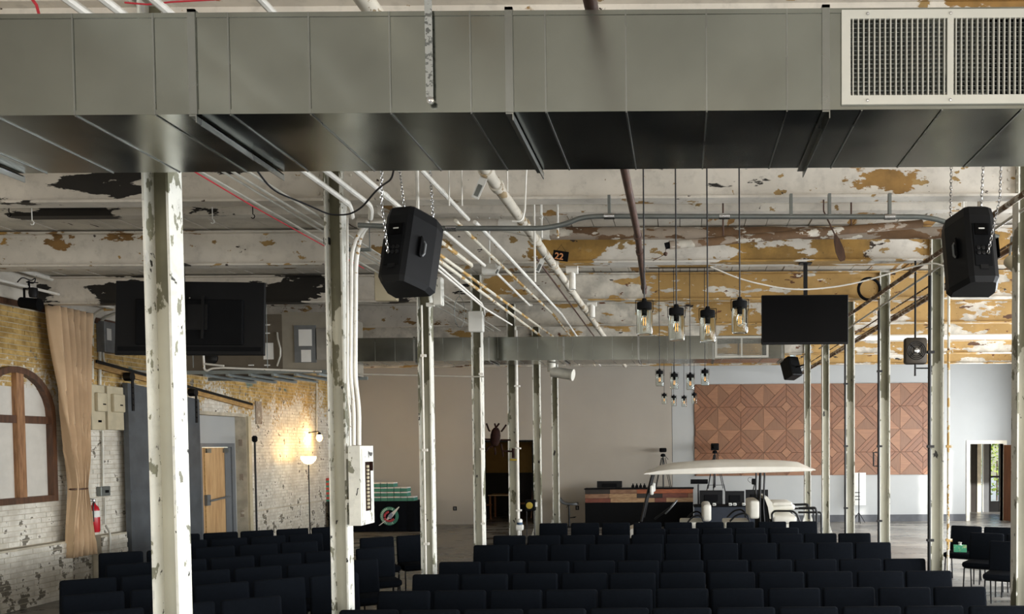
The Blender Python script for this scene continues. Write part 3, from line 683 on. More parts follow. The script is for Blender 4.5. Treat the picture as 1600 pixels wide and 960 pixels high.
# transverse conduit with an offset bend and the big pipes along the first beams
q = [pt(560, 352, 7.42), pt(676, 357, 7.42), pt(850, 357, 7.42), pt(885, 350, 7.42), pt(905, 341, 7.42), pt(930, 338, 7.42), pt(1440, 339, 7.42), pt(1465, 343, 7.42), pt(1490, 352, 7.42), pt(1560, 371, 7.42)]
qq = bend(q, .12, 4); ro = thing('grey_conduit', 'dark grey conduit with an offset bend crossing below the first beam', 'conduit', q[0])
MB().tube(qq, .022, 10).build('tube', M['steelgrey'], ro, True)
for px, py in ((705, 357), (952, 338), (1132, 338), (1390, 339)):
    p = pt(px, py, 7.42); MB().tube([p-V((.045, 0, 0)), p+V((.045, 0, 0))], .027, 10).build('coupling', M['chrome'], ro, True)
for px, py in ((952, 338), (1236, 339), (1296, 339), (1390, 339)):
    p = pt(px, py, 7.42); MB().box(p.x-.012, p.x+.012, 7.40, 7.445, p.z, BZ-.001).build('hanger', M['steelgrey'], ro)
ro = thing('large_pipe', 'big rusty insulated pipe crossing behind the grey conduit', 'pipe', pt(1000, 365, 8.6))
MB().tube([pt(560, 350, 8.95), pt(780, 352, 8.95)], .062, 14).build('tube', M['beamA'], ro, True)
MB().tube([pt(860, 365, 8.95), pt(1500, 364, 8.95)], .064, 14).build('tube', M['pipeold'], ro, True)
MB().tube([pt(780, 352, 8.95), pt(800, 354, 8.95), pt(840, 363, 8.95), pt(860, 365, 8.95)], .068, 14).build('joint', M['pipew'], ro, True)
for px in (848, 873): 
    p = pt(px, 364, 8.9); MB().tube([p+V((0,-.07,-.07)), V((p.x, p.y-.07, CEIL-.01))], .012, 6).build('strap_bolt', M['pipew'], ro)
ro = thing('wrapped_pipe', 'shorter wrapped brown pipe with a black capped end', 'pipe', pt(1040, 383, 7.9))
MB().tube([pt(1046, 383, 7.9), pt(1440, 350, 8.3)], .040, 12).build('tube', M['pipeold'], ro, True)
for px, py, yy in ((1130, 375.5, 7.985), (1330, 359.5, 8.19)):
    p = pt(px, py, yy); MB().tube([p, V((p.x, p.y, CEIL-.001))], .008, 6).build('hanger', M['brownpipe'], ro)
MB().tube([pt(1039, 385, 7.9), pt(1047, 383, 7.9)], .030, 12).build('end_cap', M['blackmat'], ro, True)
MB().lathe([(0, -.02), (.017, -.012), (.02, 0), (.017, .012), (0, .02)], pt(1040, 397, 7.88), 10).build('pull_knob', M['brownpipe'], ro, True)
MB().tube([pt(1040, 397, 7.88), pt(1020, 408, 7.88)], .003, 5).build('pull_cord', M['brownpipe'], ro)
MB().tube([pt(1040, 385, 7.88), pt(1040, 397, 7.88)], .003, 5).build('pull_cord', M['brownpipe'], ro)
# loose cable draped to the right above the right television
q = [pt(1110, 417, 9.2), pt(1160, 438, 9.2), pt(1240, 455, 9.2), pt(1330, 446, 9.2), pt(1420, 418, 9.0), pt(1462, 410, 8.8), pt(1490, 424, 8.7), pt(1505, 400, 8.7), V((pt(1505, 400, 8.7).x, 8.7, CEIL-.001))]
pipe('white_cable', 'sagging white cable draped above the right television', M['pipew'], bend(q, .5, 6), .008, 'cable', n=6)
q = [pt(398, 262, 6.0), pt(425, 298, 6.2), pt(480, 320, 6.5), pt(515, 336, 6.7), pt(545, 336, 6.7), pt(565, 325, 6.6), pt(590, 295, 6.4), pt(612, 280, 6.2), pt(616, 262, 6.1)]
pipe('black_cable', 'black cable looping across the breaker panel column top', M['blackcable'], bend(q, .3, 5), .007, 'cable', n=6)
for px, py, w_, h_, Y in ((640, 440, 13, 25, 9.6), (718, 488, 8, 24, 10.6)):
    c_ = pt(px, py-h_, Y); b = MB().tube(arc(pt(px, py, Y), h_*Y/F, math.radians(-90), math.radians(270), 20, (w_/h_, 0, 0), (0, 0, 1)), .004, 5, closed=False)
    b.tube([c_, V((c_.x, c_.y, CEIL-.001))], .004, 5)
    b.build('wire_loop', M['steelgrey'], None, False, 'thin wire loop hanging left of the white junction box' if px < 700 else 'thin wire loop in front of the column box', 'wire')
# hanger rods
for i, (px, y0, y1, Y) in enumerate(((653, 262, 345, 7.2), (702, 262, 322, 6.9), (722, 262, 322, 6.9), (793, 262, 300, 6.8))):
    a, c = pt(px, y1, Y), pt(px, y0, Y); MB().tube([a, V((a.x, a.y, CEIL-.02))], .015 if i == 0 else .006, 6).build('hanger_rod', M['pipew'], None, False, f'thin white hanger rod, {ORD[i]} right of the left loudspeaker chains', 'rod', 'ceiling hanger rods')
p = pt(835, 362, 8.1); MB().tube([V((p.x, 8.1, 3.78)), V((p.x, 8.1, CEIL-.02))], .010, 6).build('hanger_rod', M['pipew'], None, False, 'white rod hanging beside the thickest pipe', 'rod', 'ceiling hanger rods')
p = pt(825, 340, 6.95); MB().tube(bend([V((p.x+.03, 6.95, CEIL-.02)), pt(822, 268, 6.95), pt(820, 330, 6.95), pt(815, 346, 6.95), pt(800, 346, 6.95)], .1), .008, 6).build('pipe_hanger', M['pipew'], None, True, 'curved white hanger hooked under the thickest pipe', 'hanger')
for i, (px, py, dn) in enumerate(((894, 422, 30), (925, 474, 22), (843, 418, 26))):
    if i < 2:
        p = pt(px, py, 10.6 if i == 0 else 13.0); ln = dn*p.y/F
        b = MB().tube([p, p-V((0, 0, ln))], .04 if i == 0 else .045, 10).tube([p+V((-.07, 0, .0)), p+V((.07, 0, 0))], .05, 10)
        b.build('pipe_stub', M['pipew'], None, True, 'white pipe tee stub under the second beam' if i == 0 else 'white pipe tee stub under the third beam', 'pipe')
# paper tags
def tag_(px0, py0, px1, py1, Y, label):
    c_ = pt((px0+px1)/2, (py0+py1)/2, Y); top = pt(px1, py0, Y); bot = pt(px0, py1, Y)
    d = (top-bot); L = d.length; d.normalize(); sd = V((d.z, 0, -d.x)); Mx = Matrix((sd, V((0, 1, 0)), d)).transposed()
    r = thing('paper_tag', label, 'tag', c_-V((0,0,.05)), 'white tags on the pipes')
    MB().obox(c_, (L*.34, .004, L), Mx).build('card', M['paper'], r); MB().obox(c_-V((0, .0035, 0))-d*.02, (L*.20, .003, L*.55), Mx).build('print', M['steelgrey'], r)
    MB().tube([top, top+V((.055, 0, .07))], .003, 5).build('string', M['paper'], r)
tag_(742, 278, 756, 310, 6.4, 'larger tilted white paper tag hanging on the thickest pipe')
tag_(839, 406, 848, 425, 9.0, 'small white paper tag hanging farther along the thickest pipe')
tag_(775, 416, 781, 428, 9.3, 'small white tag beside the white junction box')

# ================================================================== HANGING THINGS
def chain(p0, p1, label, sz=.034, par=None, nm='chain'):
    p0, p1 = V(p0), V(p1); L = (p1-p0).length; d = (p1-p0).normalized(); n = max(2, int(L/(sz*.72))); b = MB()
    s1 = d.cross(V((1, 0, 0)) if abs(d.x) < .9 else V((0, 1, 0))).normalized(); s2 = d.cross(s1)
    for i in range(n):
        c = p0+d*(L*(i+.5)/n); s = s1 if i % 2 else s2
        b.tube([c+d*(sz/2*math.cos(q)*1.0)+s*(sz*.28*math.sin(q)) for q in [2*math.pi*k/8 for k in range(8)]], sz*.10, 4, closed=True)
    if par is not None: return b.build(nm, M['chrome'], par)
    return b.build('chain', M['chrome'], None, False, label, 'chain', 'loudspeaker hanging chains')
def speaker(px, py, Y, yaw, pitch, label, side):
    c = pt(px, py, Y); R = Matrix.Rotation(yaw, 3, 'Z') @ Matrix.Rotation(pitch, 3, 'X')
    r = thing('loudspeaker', label, 'loudspeaker', c-V((0, 0, .3)), 'hanging stage loudspeakers')
    plan = [(-.175, .17), (.175, .17), (.19, .06), (.115, -.15), (.08, -.17), (-.08, -.17), (-.115, -.15), (-.19, .06)]
    rings = [(-.31, .86), (-.27, 1), (.22, 1), (.29, .93), (.31, .78)]; b = MB(); n = len(plan); vs = []; fs = []
    for z, k in rings: vs += [c + R @ V((x*k, y*k, z)) for x, y in plan]
    for i in range(len(rings)-1):
        for j in range(n): fs.append((i*n+j, i*n+(j+1) % n, (i+1)*n+(j+1) % n, (i+1)*n+j))
    fs += [tuple(range(n))[::-1], tuple(range((len(rings)-1)*n, len(rings)*n))]
    b.add(vs, fs).build('cabinet', M['black'], r)
    MB().obox(c + R @ V((0, .176, 0)), (.33, .012, .54), R).build('front_grille', M['blackmat'], r)
    MB().obox(c + R @ V((0, -.172, -.02)), (.13, .008, .34), R).build('back_panel', M['blackmat'], r)
    MB().obox(c + R @ V((0, -.178, .10)), (.10, .006, .09), R).build('control_display', M['screen'], r)
    MB().obox(c + R @ V((0, -.182, .105)), (.045, .003, .010), R).build('maker_plate', M['whitep'], r)
    for i in range(3):
        for j in range(2): MB().lathe([(.016, 0), (.016, .008), (.008, .010), (0, .010)], c + R @ V((-.036+.036*i, -.176, -.05-.04*j)), 10, R @ Matrix.Rotation(math.pi/2, 3, 'X')).build('socket', M['blackmetal'], r)
    MB().obox(c + R @ V((0, -.176, -.20)), (.06, .006, .035), R).build('power_inlet', M['blackmetal'], r)
    for s in (-1, 1):
        a = c + R @ V((s*.152, -.05, 0)); sd = R @ Matrix.Rotation(s*math.radians(19.6), 3, 'Z')
        h = MB().rbox(a, (.012, .085, .16), .005, 1, sd).build('handle_recess', M['screen'], r)
        MB().tube([a + sd @ V((s*.008, .02, -.06)), a + sd @ V((s*.022, .02, -.04)), a + sd @ V((s*.022, .02, .04)), a + sd @ V((s*.008, .02, .06))], .009, 8).build('grip', M['greybox'], h)
        chain(c + R @ V((s*.12, .10, .30)), V((c.x+s*.13, c.y+.12, CEIL-.03)), None, .034, r)
    top = c + R @ V((side*.03, -.19, -.10)); up = V((c.x-.12*(-side), c.y-.22, c.z+.34))
    chain(top, up, None, .032, r, 'rear_chain'); chain(up, V((up.x+.02, up.y, CEIL-.03)), None, .032, r, 'rear_chain')
    return r
speaker(637, 394, 6.7, math.radians(-16), math.radians(-15), 'black loudspeaker hung on chains right of the breaker panel column', -1)
speaker(1521, 394, 6.7, math.radians(3), math.radians(-13), 'black loudspeaker hung on chains near the right picture edge', 1)

def tv(x0, y0, x1, y1, Y, pole_px, label, back, yaw=0, tilt=0):
    a, c_ = pt(x0, y1, Y), pt(x1, y0, Y); cx, cz = (a.x+c_.x)/2, (a.z+c_.z)/2; w, h = c_.x-a.x, c_.z-a.z
    c = V((cx, Y, cz)); R = Matrix.Rotation(yaw, 3, 'Z') @ Matrix.Rotation(tilt, 3, 'X'); r = thing('television', label, 'television', c-V((0, 0, h/2)), 'ceiling hung televisions')
    MB().rbox(c, (w, .045, h), .006, 1, R).build('housing', M['black'], r)
    if back:
        MB().rbox(c + R @ V((0, -.035, -.05)), (w*.72, .04, h*.62), .015, 2, R).build('rear_cover', M['blackmat'], r)
        MB().obox(c + R @ V((0, -.024, -h*.42)), (w*.96, .006, .05), R).build('lower_trim', M['blackmat'], r)
        MB().obox(c + R @ V((0, -.065, 0)), (.42, .02, .30), R).build('mount_plate', M['blackmetal'], r)
        for sx in (-.16, .16): MB().obox(c + R @ V((sx, -.08, 0)), (.03, .015, .5), R).build('mount_rail', M['blackmetal'], r)
        for sx, sz in ((.02, .22), (-.03, -.20)): MB().lathe([(.012, 0), (.01, .006), (0, .007)], c + R @ V((sx, -.09, sz)), 8, R @ Matrix.Rotation(math.pi/2, 3, 'X')).build('bolt', M['chrome'], r)
    else:
        MB().obox(c + R @ V((0, -.0235, .005)), (w-.02, .003, h-.035), R).build('screen', M['screen'], r)
    px = pt(pole_px, y0, Y).x; py = Y+(.0 if back else .08)+(-.11 if back else 0)
    MB().box(px-.022, px+.022, py-.022, py+.022, cz-.05 if back else cz+h*.2, BZ-.001).build('pole', M['blackmetal'], r)
    MB().box(px-.07, px+.07, py-.07, py+.07, BZ-.012, BZ-.0005).build('ceiling_plate', M['blackmetal'], r)
    return r
tv(190, 439, 408, 557, 10.15, 293, 'large dark television seen from behind, left of the breaker panel column', True, math.radians(6), math.radians(-5))
tv(1190, 461, 1325, 539, 10.15, 1260, 'smaller plain black television hanging right of the jar pendants', False)

def jar_cluster(pix, ybot, Y, can, label):
    xs = [pt(p, 500, Y).x for p in pix]; z0 = pt(1065, ybot, Y).z; cx = (xs[0]+xs[-1])/2
    r = thing('pendant_light', label, 'pendant light', (cx, Y, z0), 'jar pendant clusters')
    MB().rbox((cx, Y, CEIL-.045), (.92, .11, .03), .008, 1).build('canopy', M['blackmetal'], r)
    for sx in (-.3, .3): MB().box(cx+sx-.02, cx+sx+.02, Y-.02, Y+.02, CEIL-.03, CEIL-.001).build('canopy_mount', M['blackmetal'], r)
    offs = [.03, -.015, -.022, .035]; ys = [.0, -.03, .03, .0]
    for i, x in enumerate(xs):
        z = z0+offs[i]; y = Y+ys[i]; R_, H = .056, .185
        j = MB().lathe([(.0, 0), (R_*.9, 0), (R_, .012), (R_, H-.025), (R_*.82, H), (R_*.82-.004, H), (R_-.004, H-.026), (R_-.004, .014), (R_*.88, .005), (0, .005)], (x, y, z), 20).build('jar', M['glass'], r, True)
        MB().lathe([(R_*.92, H-.012), (R_*.92, H+.028), (R_*.86, H+.034), (.02, H+.036), (.014, H+.06), (0, H+.062)], (x, y, z), 20).build('lid', M['blackmat'], j, True)
        b = MB()
        for s in (-1, 1): b.tube([(x+s*R_*.94, y, z+H-.04), (x+s*R_*1.06, y, z+H-.02), (x+s*R_*1.06, y, z+H+.046)], .0025, 5)
        b.tube([(x-R_*1.06, y, z+H+.046), (x+R_*1.06, y, z+H+.046)], .0025, 5).build('wire_bail', M['blackmat'], j)
        MB().lathe([(.017, H-.055), (.019, H-.012), (0, H-.012)], (x, y, z), 12).build('lamp_socket', M['blackmat'], j, True)
        MB().lathe([(0, .045), (.012, .05), (.024, .075), (.02, .105), (.011, .128), (.011, .13), (0, .13)], (x, y, z), 14).build('bulb', M['glass'], j, True)
        MB().tube([(x-.006, y, z+.065), (x-.006, y, z+.115), (x+.006, y, z+.115), (x+.006, y, z+.065)], .0022, 5).build('filament', M['filament'], j)
        MB().tube([(x, y, z+H+.05), (x, y, CEIL-.05)], .005, 6).build('cord', M['blackcable'], r)
jar_cluster((1007, 1057, 1106, 1156), 530, 5.9, 0, 'nearest and largest cluster of four clear jar pendants')
jar_cluster((1030, 1053, 1078, 1101), 607, 12.2, 420, 'middle cluster of four clear jar pendants before the grey wall')
jar_cluster((1037, 1052, 1068, 1084), 634, 18.4, 512, 'farthest, smallest cluster of four clear jar pendants')

# number sign
c = pt(876, 400, 9.6); R = Matrix.Rotation(math.radians(9), 3, 'Y'); w, h = 24*9.6/F, 15*9.6/F
r = thing('number_sign', 'small black hanging sign with the number 22', 'sign', c-V((0, 0, h/2)))
MB().obox(c, (w, .012, h), R).build('board', M['blackmat'], r)
def text_mesh(txt, size, mat, par, loc, rot, nm):
    cu = bpy.data.curves.new(nm, 'FONT'); cu.body = txt; cu.size = size; cu.align_x = 'CENTER'; cu.align_y = 'CENTER'; cu.extrude = .001; cu.offset = size*.02
    t = bpy.data.objects.new('tmp', cu); me = bpy.data.meshes.new_from_object(t); bpy.data.objects.remove(t)
    me.materials.clear(); me.materials.append(mat); o = bpy.data.objects.new(nm, me); COL.objects.link(o); o.parent = par
    o.location = V(loc)-WL[par.name]; o.rotation_euler = rot.to_euler(); return o
text_mesh('22', h*.92, plain('orange_number_paint', '#c98a5c', .7), r, c + R @ V((-.015, -.0085, -.012)), R @ Matrix.Rotation(math.pi/2, 3, 'X'), 'number')
tp = pt(877, 383, 9.6)
MB().tube([c + R @ V((-.05, 0, h/2)), tp, c + R @ V((.05, 0, h/2))], .002, 5).tube([tp, V((tp.x, tp.y, BZ+.1))], .002, 5).build('hanging_wire', M['blackmat'], r)
# hanging paddle
a, m_, e = pt(1287, 330, 7.6), pt(1305, 368, 7.6), pt(1317, 408, 7.6)
r = thing('hanging_paddle', 'narrow dark wooden paddle hanging below the first beam', 'paddle', e)
MB().tube([V((a.x, a.y, BZ-.001)), a, m_], .007, 6).build('rod', M['brownpipe'], r)
d = (e-m_).normalized(); sd = V((d.z, 0, -d.x)); out_ = []
for t, k in ((0, .012), (.2, .026), (.6, .038), (.9, .030), (1, .018)): out_.append((t, k))
L = (e-m_).length; poly = [(t*L, k) for t, k in out_] + [(t*L, -k) for t, k in reversed(out_)]
MB().prism(poly, -.008, .008, lambda u, v, t: m_ + d*u + sd*v + V((0, t, 0))).build('blade', M['darkwood'], r)
# black hoop on the third beam
c = pt(1358, 452, 12.6)
MB().tube(arc(c, .155, 0, 2*math.pi, 28, (1, 0, 0), (0, 0, 1))[:-1], .022, 8, closed=True).build('hoop', M['blackmat'], None, True, 'black round hoop hanging against the ochre beam right of the television', 'hoop')
# small hooks and eyes under the beams
for i, (px, py, Y) in enumerate(((50, 345, 8.3), (14, 332, 8.3), (332, 343, 8.3), (395, 335, 8.3), (845, 336, 8.3))):
    p = pt(px, py, Y); z = p.z; b = MB().tube([V((p.x, Y, CEIL-.01)), p] + [p + V((.018*math.sin(q)+0, 0, -.02+.02*math.cos(q))) for q in [math.radians(x) for x in (40, 90, 140, 190, 240)]], .005, 6)
    b.build('ceiling_hook', M['whitep'] if i % 2 == 0 else M['blackmat'], None, True, ['small white hook under the beam at the left edge', 'small dark hook at the left picture edge', 'small white hook right of the nearest column', 'small dark hook before the slim conduits', 'small hook above the number sign'][i], 'hook')
# square fan on the right column
c = pt(1430, 549, 10.15)
r = thing('box_fan', 'dark square fan with round grille beside the right thick column', 'fan', c-V((0, 0, .2)))
MB().rbox(c, (.26, .12, .31), .03, 2).build('housing', plain('dark_bronze_metal', '#3a342c', .5, .4, .2), r, True)
for rr in (.105, .085, .065): MB().tube(arc(c-V((0, .064, 0)), rr, 0, 2*math.pi, 24, (1, 0, 0), (0, 0, 1))[:-1], .004, 5, closed=True).build('grille_ring', M['blackmetal'], r)
MB().lathe([(.034, 0), (.030, .012), (.018, .018), (0, .018)], c-V((0, .06, 0)), 16, Matrix.Rotation(math.pi/2, 3, 'X')).build('hub', M['chrome'], r, True)
for k in range(4):
    q = math.radians(45+90*k); e = c + V((math.cos(q)*.10, -.062, math.sin(q)*.10)); MB().beam(c-V((0, .062, 0)), e, .03, .004).build('blade', M['blackmetal'], r)
MB().tube([c+V((0, 0, .15)), V((c.x, c.y, BZ-.001))], .012, 8).build('hanger', M['blackmetal'], r); MB().tube([c-V((0, 0, .15)), c-V((0, 0, .29))], .012, 8).build('stem', M['blackmetal'], r)
MB().tube([c-V((0, 0, .20)), V((2.93, c.y, c.z-.20))], .008, 8).build('arm', M['blackmetal'], r)
# black loudspeaker on the far right columns
c = pt(1236, 576, 21.0); R = Matrix.Rotation(math.radians(35), 3, 'Z') @ Matrix.Rotation(math.radians(-20), 3, 'X')
r = thing('wall_loudspeaker', 'small black loudspeaker mounted high beside the thinnest right column', 'loudspeaker', c-V((0, 0, .2)))
MB().rbox(c, (.34, .34, .50), .03, 2, R).build('cabinet', M['black'], r); MB().obox(c + R @ V((0, -.175, 0)), (.28, .01, .44), R).build('grille', M['blackmat'], r)
MB().tube([c, V((2.94, 20.55, c.z+.05))], .02, 6).build('bracket', M['blackmetal'], r)
# lamp drum by the right edge
a, c_ = pt(1577, 408, 8.6), pt(1598, 424, 8.4)
r = thing('drum_lamp', 'short beige cylinder lamp tilted at the right picture edge', 'lamp', c_)
MB().tube([a, c_], .062, 14).build('drum', M['beige_box'], r, True); MB().tube([a, a+V((.06, .1, .26))], .012, 6).build('arm', M['steelgrey'], r)
# spotlight on the thin wall pipe
c = pt(47, 466, 12.2); r = thing('spotlight', 'black stage spotlight clamped to the thin wall pipe', 'spotlight', c-V((0, 0, .12)))
MB().tube([c+V((-.13, 0, -.06)), c+V((.12, .02, -.09))], [.075, .085], 14).build('barrel', M['blackmat'], r, True)
MB().lathe([(.05, -.06), (.06, 0), (.05, .07), (0, .08)], c+V((.05, 0, .07)), 12).build('lamp_house', M['black'], r, True)
MB().box(c.x-.09, c.x-.07, c.y-.01, c.y+.01, c.z-.06, c.z+.12).box(c.x-.09, c.x+.07, c.y-.01, c.y+.01, c.z+.12, c.z+.14).build('yoke', M['blackmat'], r)
MB().tube([c+V((-.01, 0, .14)), c+V((-.01, 0, .24))], .015, 6).build('clamp', M['blackmat'], r)
q = [c+V((-.2, .03, .22)), c+V((-.1, .0, .30)), c+V((.0, .03, .24)), c+V((.09, 0, .29)), c+V((.05, .02, .2)), c+V((-.08, .0, .23)), c+V((.1, .03, .22))]
MB().tube(bend(q, .08, 4), .008, 5).build('cable', M['blackcable'], r)

# ================================================================== ON THE COLUMNS
r = thing('electrical_panelboard', 'old white breaker panel bolted to a flaking column', 'panel', (-2.86, 7.6, 1.58))
MB().box(-2.922, -2.87, 7.5, 7.7, 1.75, 1.80).box(-2.922, -2.87, 7.5, 7.7, 2.15, 2.20).build('mount', M['column'], r)
x0, x1, y0, y1, z0, z1 = -2.87, -2.768, 7.44, 7.76, pt(563, 822, 7.44).z, pt(563, 697, 7.44).z
MB().box(x0, x1, y0, y1, z0, z1).build('cabinet', M['column'], r)
MB().box(x1, x1+.006, y0+.03, y1-.03, z0+.03, z1-.03).build('door', M['column'], r)
MB().box(x1+.006, x1+.010, y0+.10, y1-.10, z0+.12, z1-.14).build('breaker_strip', M['rust'], r)
for i in range(12):
    z = z0+.14+i*(z1-z0-.30)/12; MB().box(x1+.010, x1+.022, y0+.12, y0+.155, z, z+.022).build('breaker', M['beige_box'], r)
MB().box(x1+.006, x1+.03, y0+.20, y0+.23, z1-.22, z1-.14).build('latch', M['rust'], r)
zb = z1
def colpipe(name, label, pix, Y, rr, mat=None): return MB().tube(bend([pt(a, c, Y) for a, c in pix], .1, 4), rr, 10).build(name, mat or M['pipew'], None, True, label, 'pipe')
colpipe('bent_pipe', 'inner white pipe bending down into the breaker panel', [(575, 346), (556, 372), (549, 400), (548, 590), (553, 640), (553, 696)], 7.50, .016)
colpipe('bent_pipe', 'outer white pipe bending down into the breaker panel', [(612, 346), (575, 350), (562, 372), (556, 410), (555, 590), (561, 640), (561, 696)], 7.56, .019)
colpipe('bent_pipe', 'thin white conduit left of the two breaker panel pipes', [(543, 330), (543, 620), (547, 650), (547, 697)], 7.46, .009)
c = V((-3.11, YN[1], 3.98)); MB().rbox(pt(511, 377, 7.60), (.05, .05, .07), .01, 1).build('conduit_clamp', M['blackmetal'], None, False, 'dark rusty clamp on the left side of the breaker panel column', 'clamp')
p = pt(744, 503, 12.66); MB().rbox(p, (.22, .10, .30), .012, 1).build('junction_box', M['whitep'], None, False, 'white junction box high on the column behind the loudspeaker', 'box')
p = pt(765, 421, 9.7); MB().rbox(p, (.17, .10, .11), .01, 1).tube([p, V((p.x, p.y, CEIL-.001))], .01, 6).build('junction_box', M['whitep'], None, False, 'white junction box between the slanted ceiling pipes', 'box')
p = pt(685, 456, 10.05); r = thing('switch_box', 'flaking white switch box beside the column behind the left loudspeaker', 'box', p-V((0, 0, .16)))
MB().rbox(p, (.10, .12, .32), .008, 1).build('box', M['column'], r); MB().box(p.x-.14, p.x-.05, p.y-.02, p.y+.02, p.z-.17, p.z-.13).box(p.x-.14, p.x-.05, p.y-.02, p.y+.02, p.z+.12, p.z+.16).build('bracket', M['column'], r)
p = pt(604, 448, 10.1); MB().rbox(p, (.26, .08, .34), .01, 1).build('equipment_box', M['beige_box'], None, False, 'pale box on the beam behind the left loudspeaker', 'box')
def riser(n, dx, pz0, pz1, label, side=-1, rr=.014, mat=None):
    x = side*3.00+dx; y = YN[n]-.095; r = COLS[(n, side)]; t = MB().tube([(x, y, pz0), (x, y, pz1)], rr, 8).build('riser_pipe', mat or M['pipew'], r, True, label)
    for z in (1.1, 2.2, 3.3): MB().box(x-rr-.008, x+rr+.03, y-rr-.004, y+rr+.008, z, z+.03).build('clip', mat or M['pipew'], t)
riser(2, -.01, .6, 3.9, 'thin white riser pipe on the column behind the left loudspeaker', rr=.012)
riser(3, .06, .6, 3.7, 'white riser pipe on the column with the junction box')
riser(4, .095, .05, 4.3, 'bright white riser pipe on the column beside the dark doorway', rr=.028)
riser(2, .12, .3, 4.2, 'white flaking riser pipe on the thick right column', 1, .016, M['pipey'])
riser(3, -.10, .3, 4.2, 'dark tube for the shaded left edge of the column with the olive bare patch', 1, .018, M['blackmetal'])  # this and the next two: black tubes drawn for shaded flange edges
riser(4, -.10, .3, 4.2, 'dark tube for the shaded left edge of the column below the right television', 1, .018, M['blackmetal'])
riser(2, -.10, .3, 4.2, 'dark tube for the shaded left edge of the thick right column', 1, .02, M['blackmetal'])
a, c_ = pt(560, 585, 12.7), pt(740, 589, 12.7)
MB().tube([a, c_, c_+V((.15, 0, 0))], .012, 6).build('cross_tube', M['conduit'], None, True, 'thin horizontal pipe running to the junction box column', 'pipe')
p = pt(1365, 718, 12.65); r = thing('handle_bracket', 'small dark bracket on the left of the column with the olive patch', 'bracket', p)
MB().tube([p+V((.05, 0, .10)), p+V((0, 0, .10)), p-V((0, 0, .10)), p+V((.05, 0, -.10))], .012, 6).build('bar', M['blackmetal'], r)
# rusty oval fixture with arms
c = pt(774, 683, 13.6); r = thing('oval_fixture', 'rust-red oval metal fixture with curved arms hung between white columns', 'fixture', c-V((0, 0, .3)))
MB().lathe([(0, -.155), (.05, -.14), (.075, -.08), (.08, .02), (.065, .10), (.035, .14), (0, .15)], c, 14, Matrix.Rotation(math.radians(6), 3, 'Y')).build('body', M['rust'], r, True)
def P_(px, py): return pt(px, py, 13.55)
for i, q in enumerate(([(766, 674), (764, 673), (760, 662)], [(772, 673), (777, 666), (780, 662)], [(775, 670), (773, 662)], [(783, 675), (787, 670), (791, 664)], [(766, 687), (758, 687)], [(782, 688), (798, 688)],
                       [(769, 698), (764, 699), (759, 706)], [(773, 700), (774, 706), (774, 711)], [(783, 694), (785, 705), (786, 714)], [(786, 705), (802, 706)])):
    MB().tube([P_(*u) for u in q], .014, 6).build('arm', M['rust'], r)
MB().tube([P_(758, 687), V((-2.93, YN[3]+.1, P_(758, 687).z))], .014, 6).build('arm', M['rust'], r)
MB().tube([P_(802, 701), P_(802, 716)], .022, 8).build('clamp', M['rust'], r)
p = pt(803, 719, 15.26); MB().tube([p-V((.07, 0, 0)), p+V((.05, 0, 0))], .016, 8).build('hose_tap', M['gold'], None, True, 'small yellowish tap on the column beside the dark doorway', 'tap')
# gusset plates at the far column feet
for n in range(7):
    for s in ((-1, 1) if n else (-1,)):
        x, y = (-2.965 if (n, s) == (0, -1) else s*3.00), YN[n]; par = [o for o in COL.objects if o.name.startswith('steel_column') and (o.location-V((x, y, 0))).length < .01][0]
        for q in (-1, 1): MB().prism([(q*.083, .02), (q*.16, .02), (q*.16, .30), (q*.083, .55)], y-.07, y-.058, lambda u, v, t: V((x+u, t, v))).build('gusset', M['column'], par)

# ================================================================== ON THE LEFT WALL
# curtain
r = thing('curtain', 'long beige curtain tied in the middle beside the arched window', 'curtain', (LX+.3, ptx(122, 765, LX+.3).y, .5))
CX = LX+.26; prof = []
for py, a, c_ in ((473, 80, 141), (520, 84, 140), (580, 90, 139), (640, 95, 138), (700, 104, 137), (740, 112, 134), (765, 115, 131), (785, 113, 134), (815, 110, 139), (850, 108, 143), (873, 107, 145)):
    A, B = ptx(a, py+(4 if a > 79 and py < 480 else 0), CX), ptx(c_, py+6, CX); prof.append((A.z, A.y, B.y))
nu = 46; vs = []; fs = []
def interp(z):
    for (z0, a0, b0), (z1, a1, b1) in zip(prof[:-1], prof[1:]):
        if z1 <= z <= z0:
            t = (z0-z)/(z0-z1); return a0+(a1-a0)*t, b0+(b1-b0)*t
    return prof[-1][1:] if z < prof[-1][0] else prof[0][1:]
nz = 40; zs = [prof[0][0]+(prof[-1][0]-prof[0][0])*i/(nz-1) for i in range(nz)]
for z in zs:
    a, c_ = interp(z); wd = c_-a
    for j in range(nu):
        u = j/(nu-1); amp = .085+.01*(1-min(1, wd/.8)); ph = 2*math.pi*(u*5.5+.22*math.sin(u*5+z)); vs.append(V((CX+amp*math.sin(ph)-.02*abs(u-.5), a+wd*u+.01*math.sin(ph*2), z)))
for i in range(nz-1):
    for j in range(nu-1): fs.append((i*nu+j, i*nu+j+1, (i+1)*nu+j+1, (i+1)*nu+j))
o = MB().add(vs, fs).build('drape', M['curtain'], r, True); md = o.modifiers.new('thickness', 'SOLIDIFY'); md.thickness = .008
a, c_ = ptx(114, 765, CX), ptx(132, 767, CX)
MB().tube([V((CX+.09*math.cos(q), (a.y+c_.y)/2+((c_.y-a.y)/2+.02)*math.sin(q), a.z)) for q in [2*math.pi*k/16 for k in range(16)]], .014, 6, closed=True).build('tie_back', M['darkwood'], r)
MB().tube([(CX, prof[0][1]-.05, prof[0][0]), (CX, prof[0][2]+.05, prof[0][0])], .012, 6).build('rod', M['blackmetal'], r)
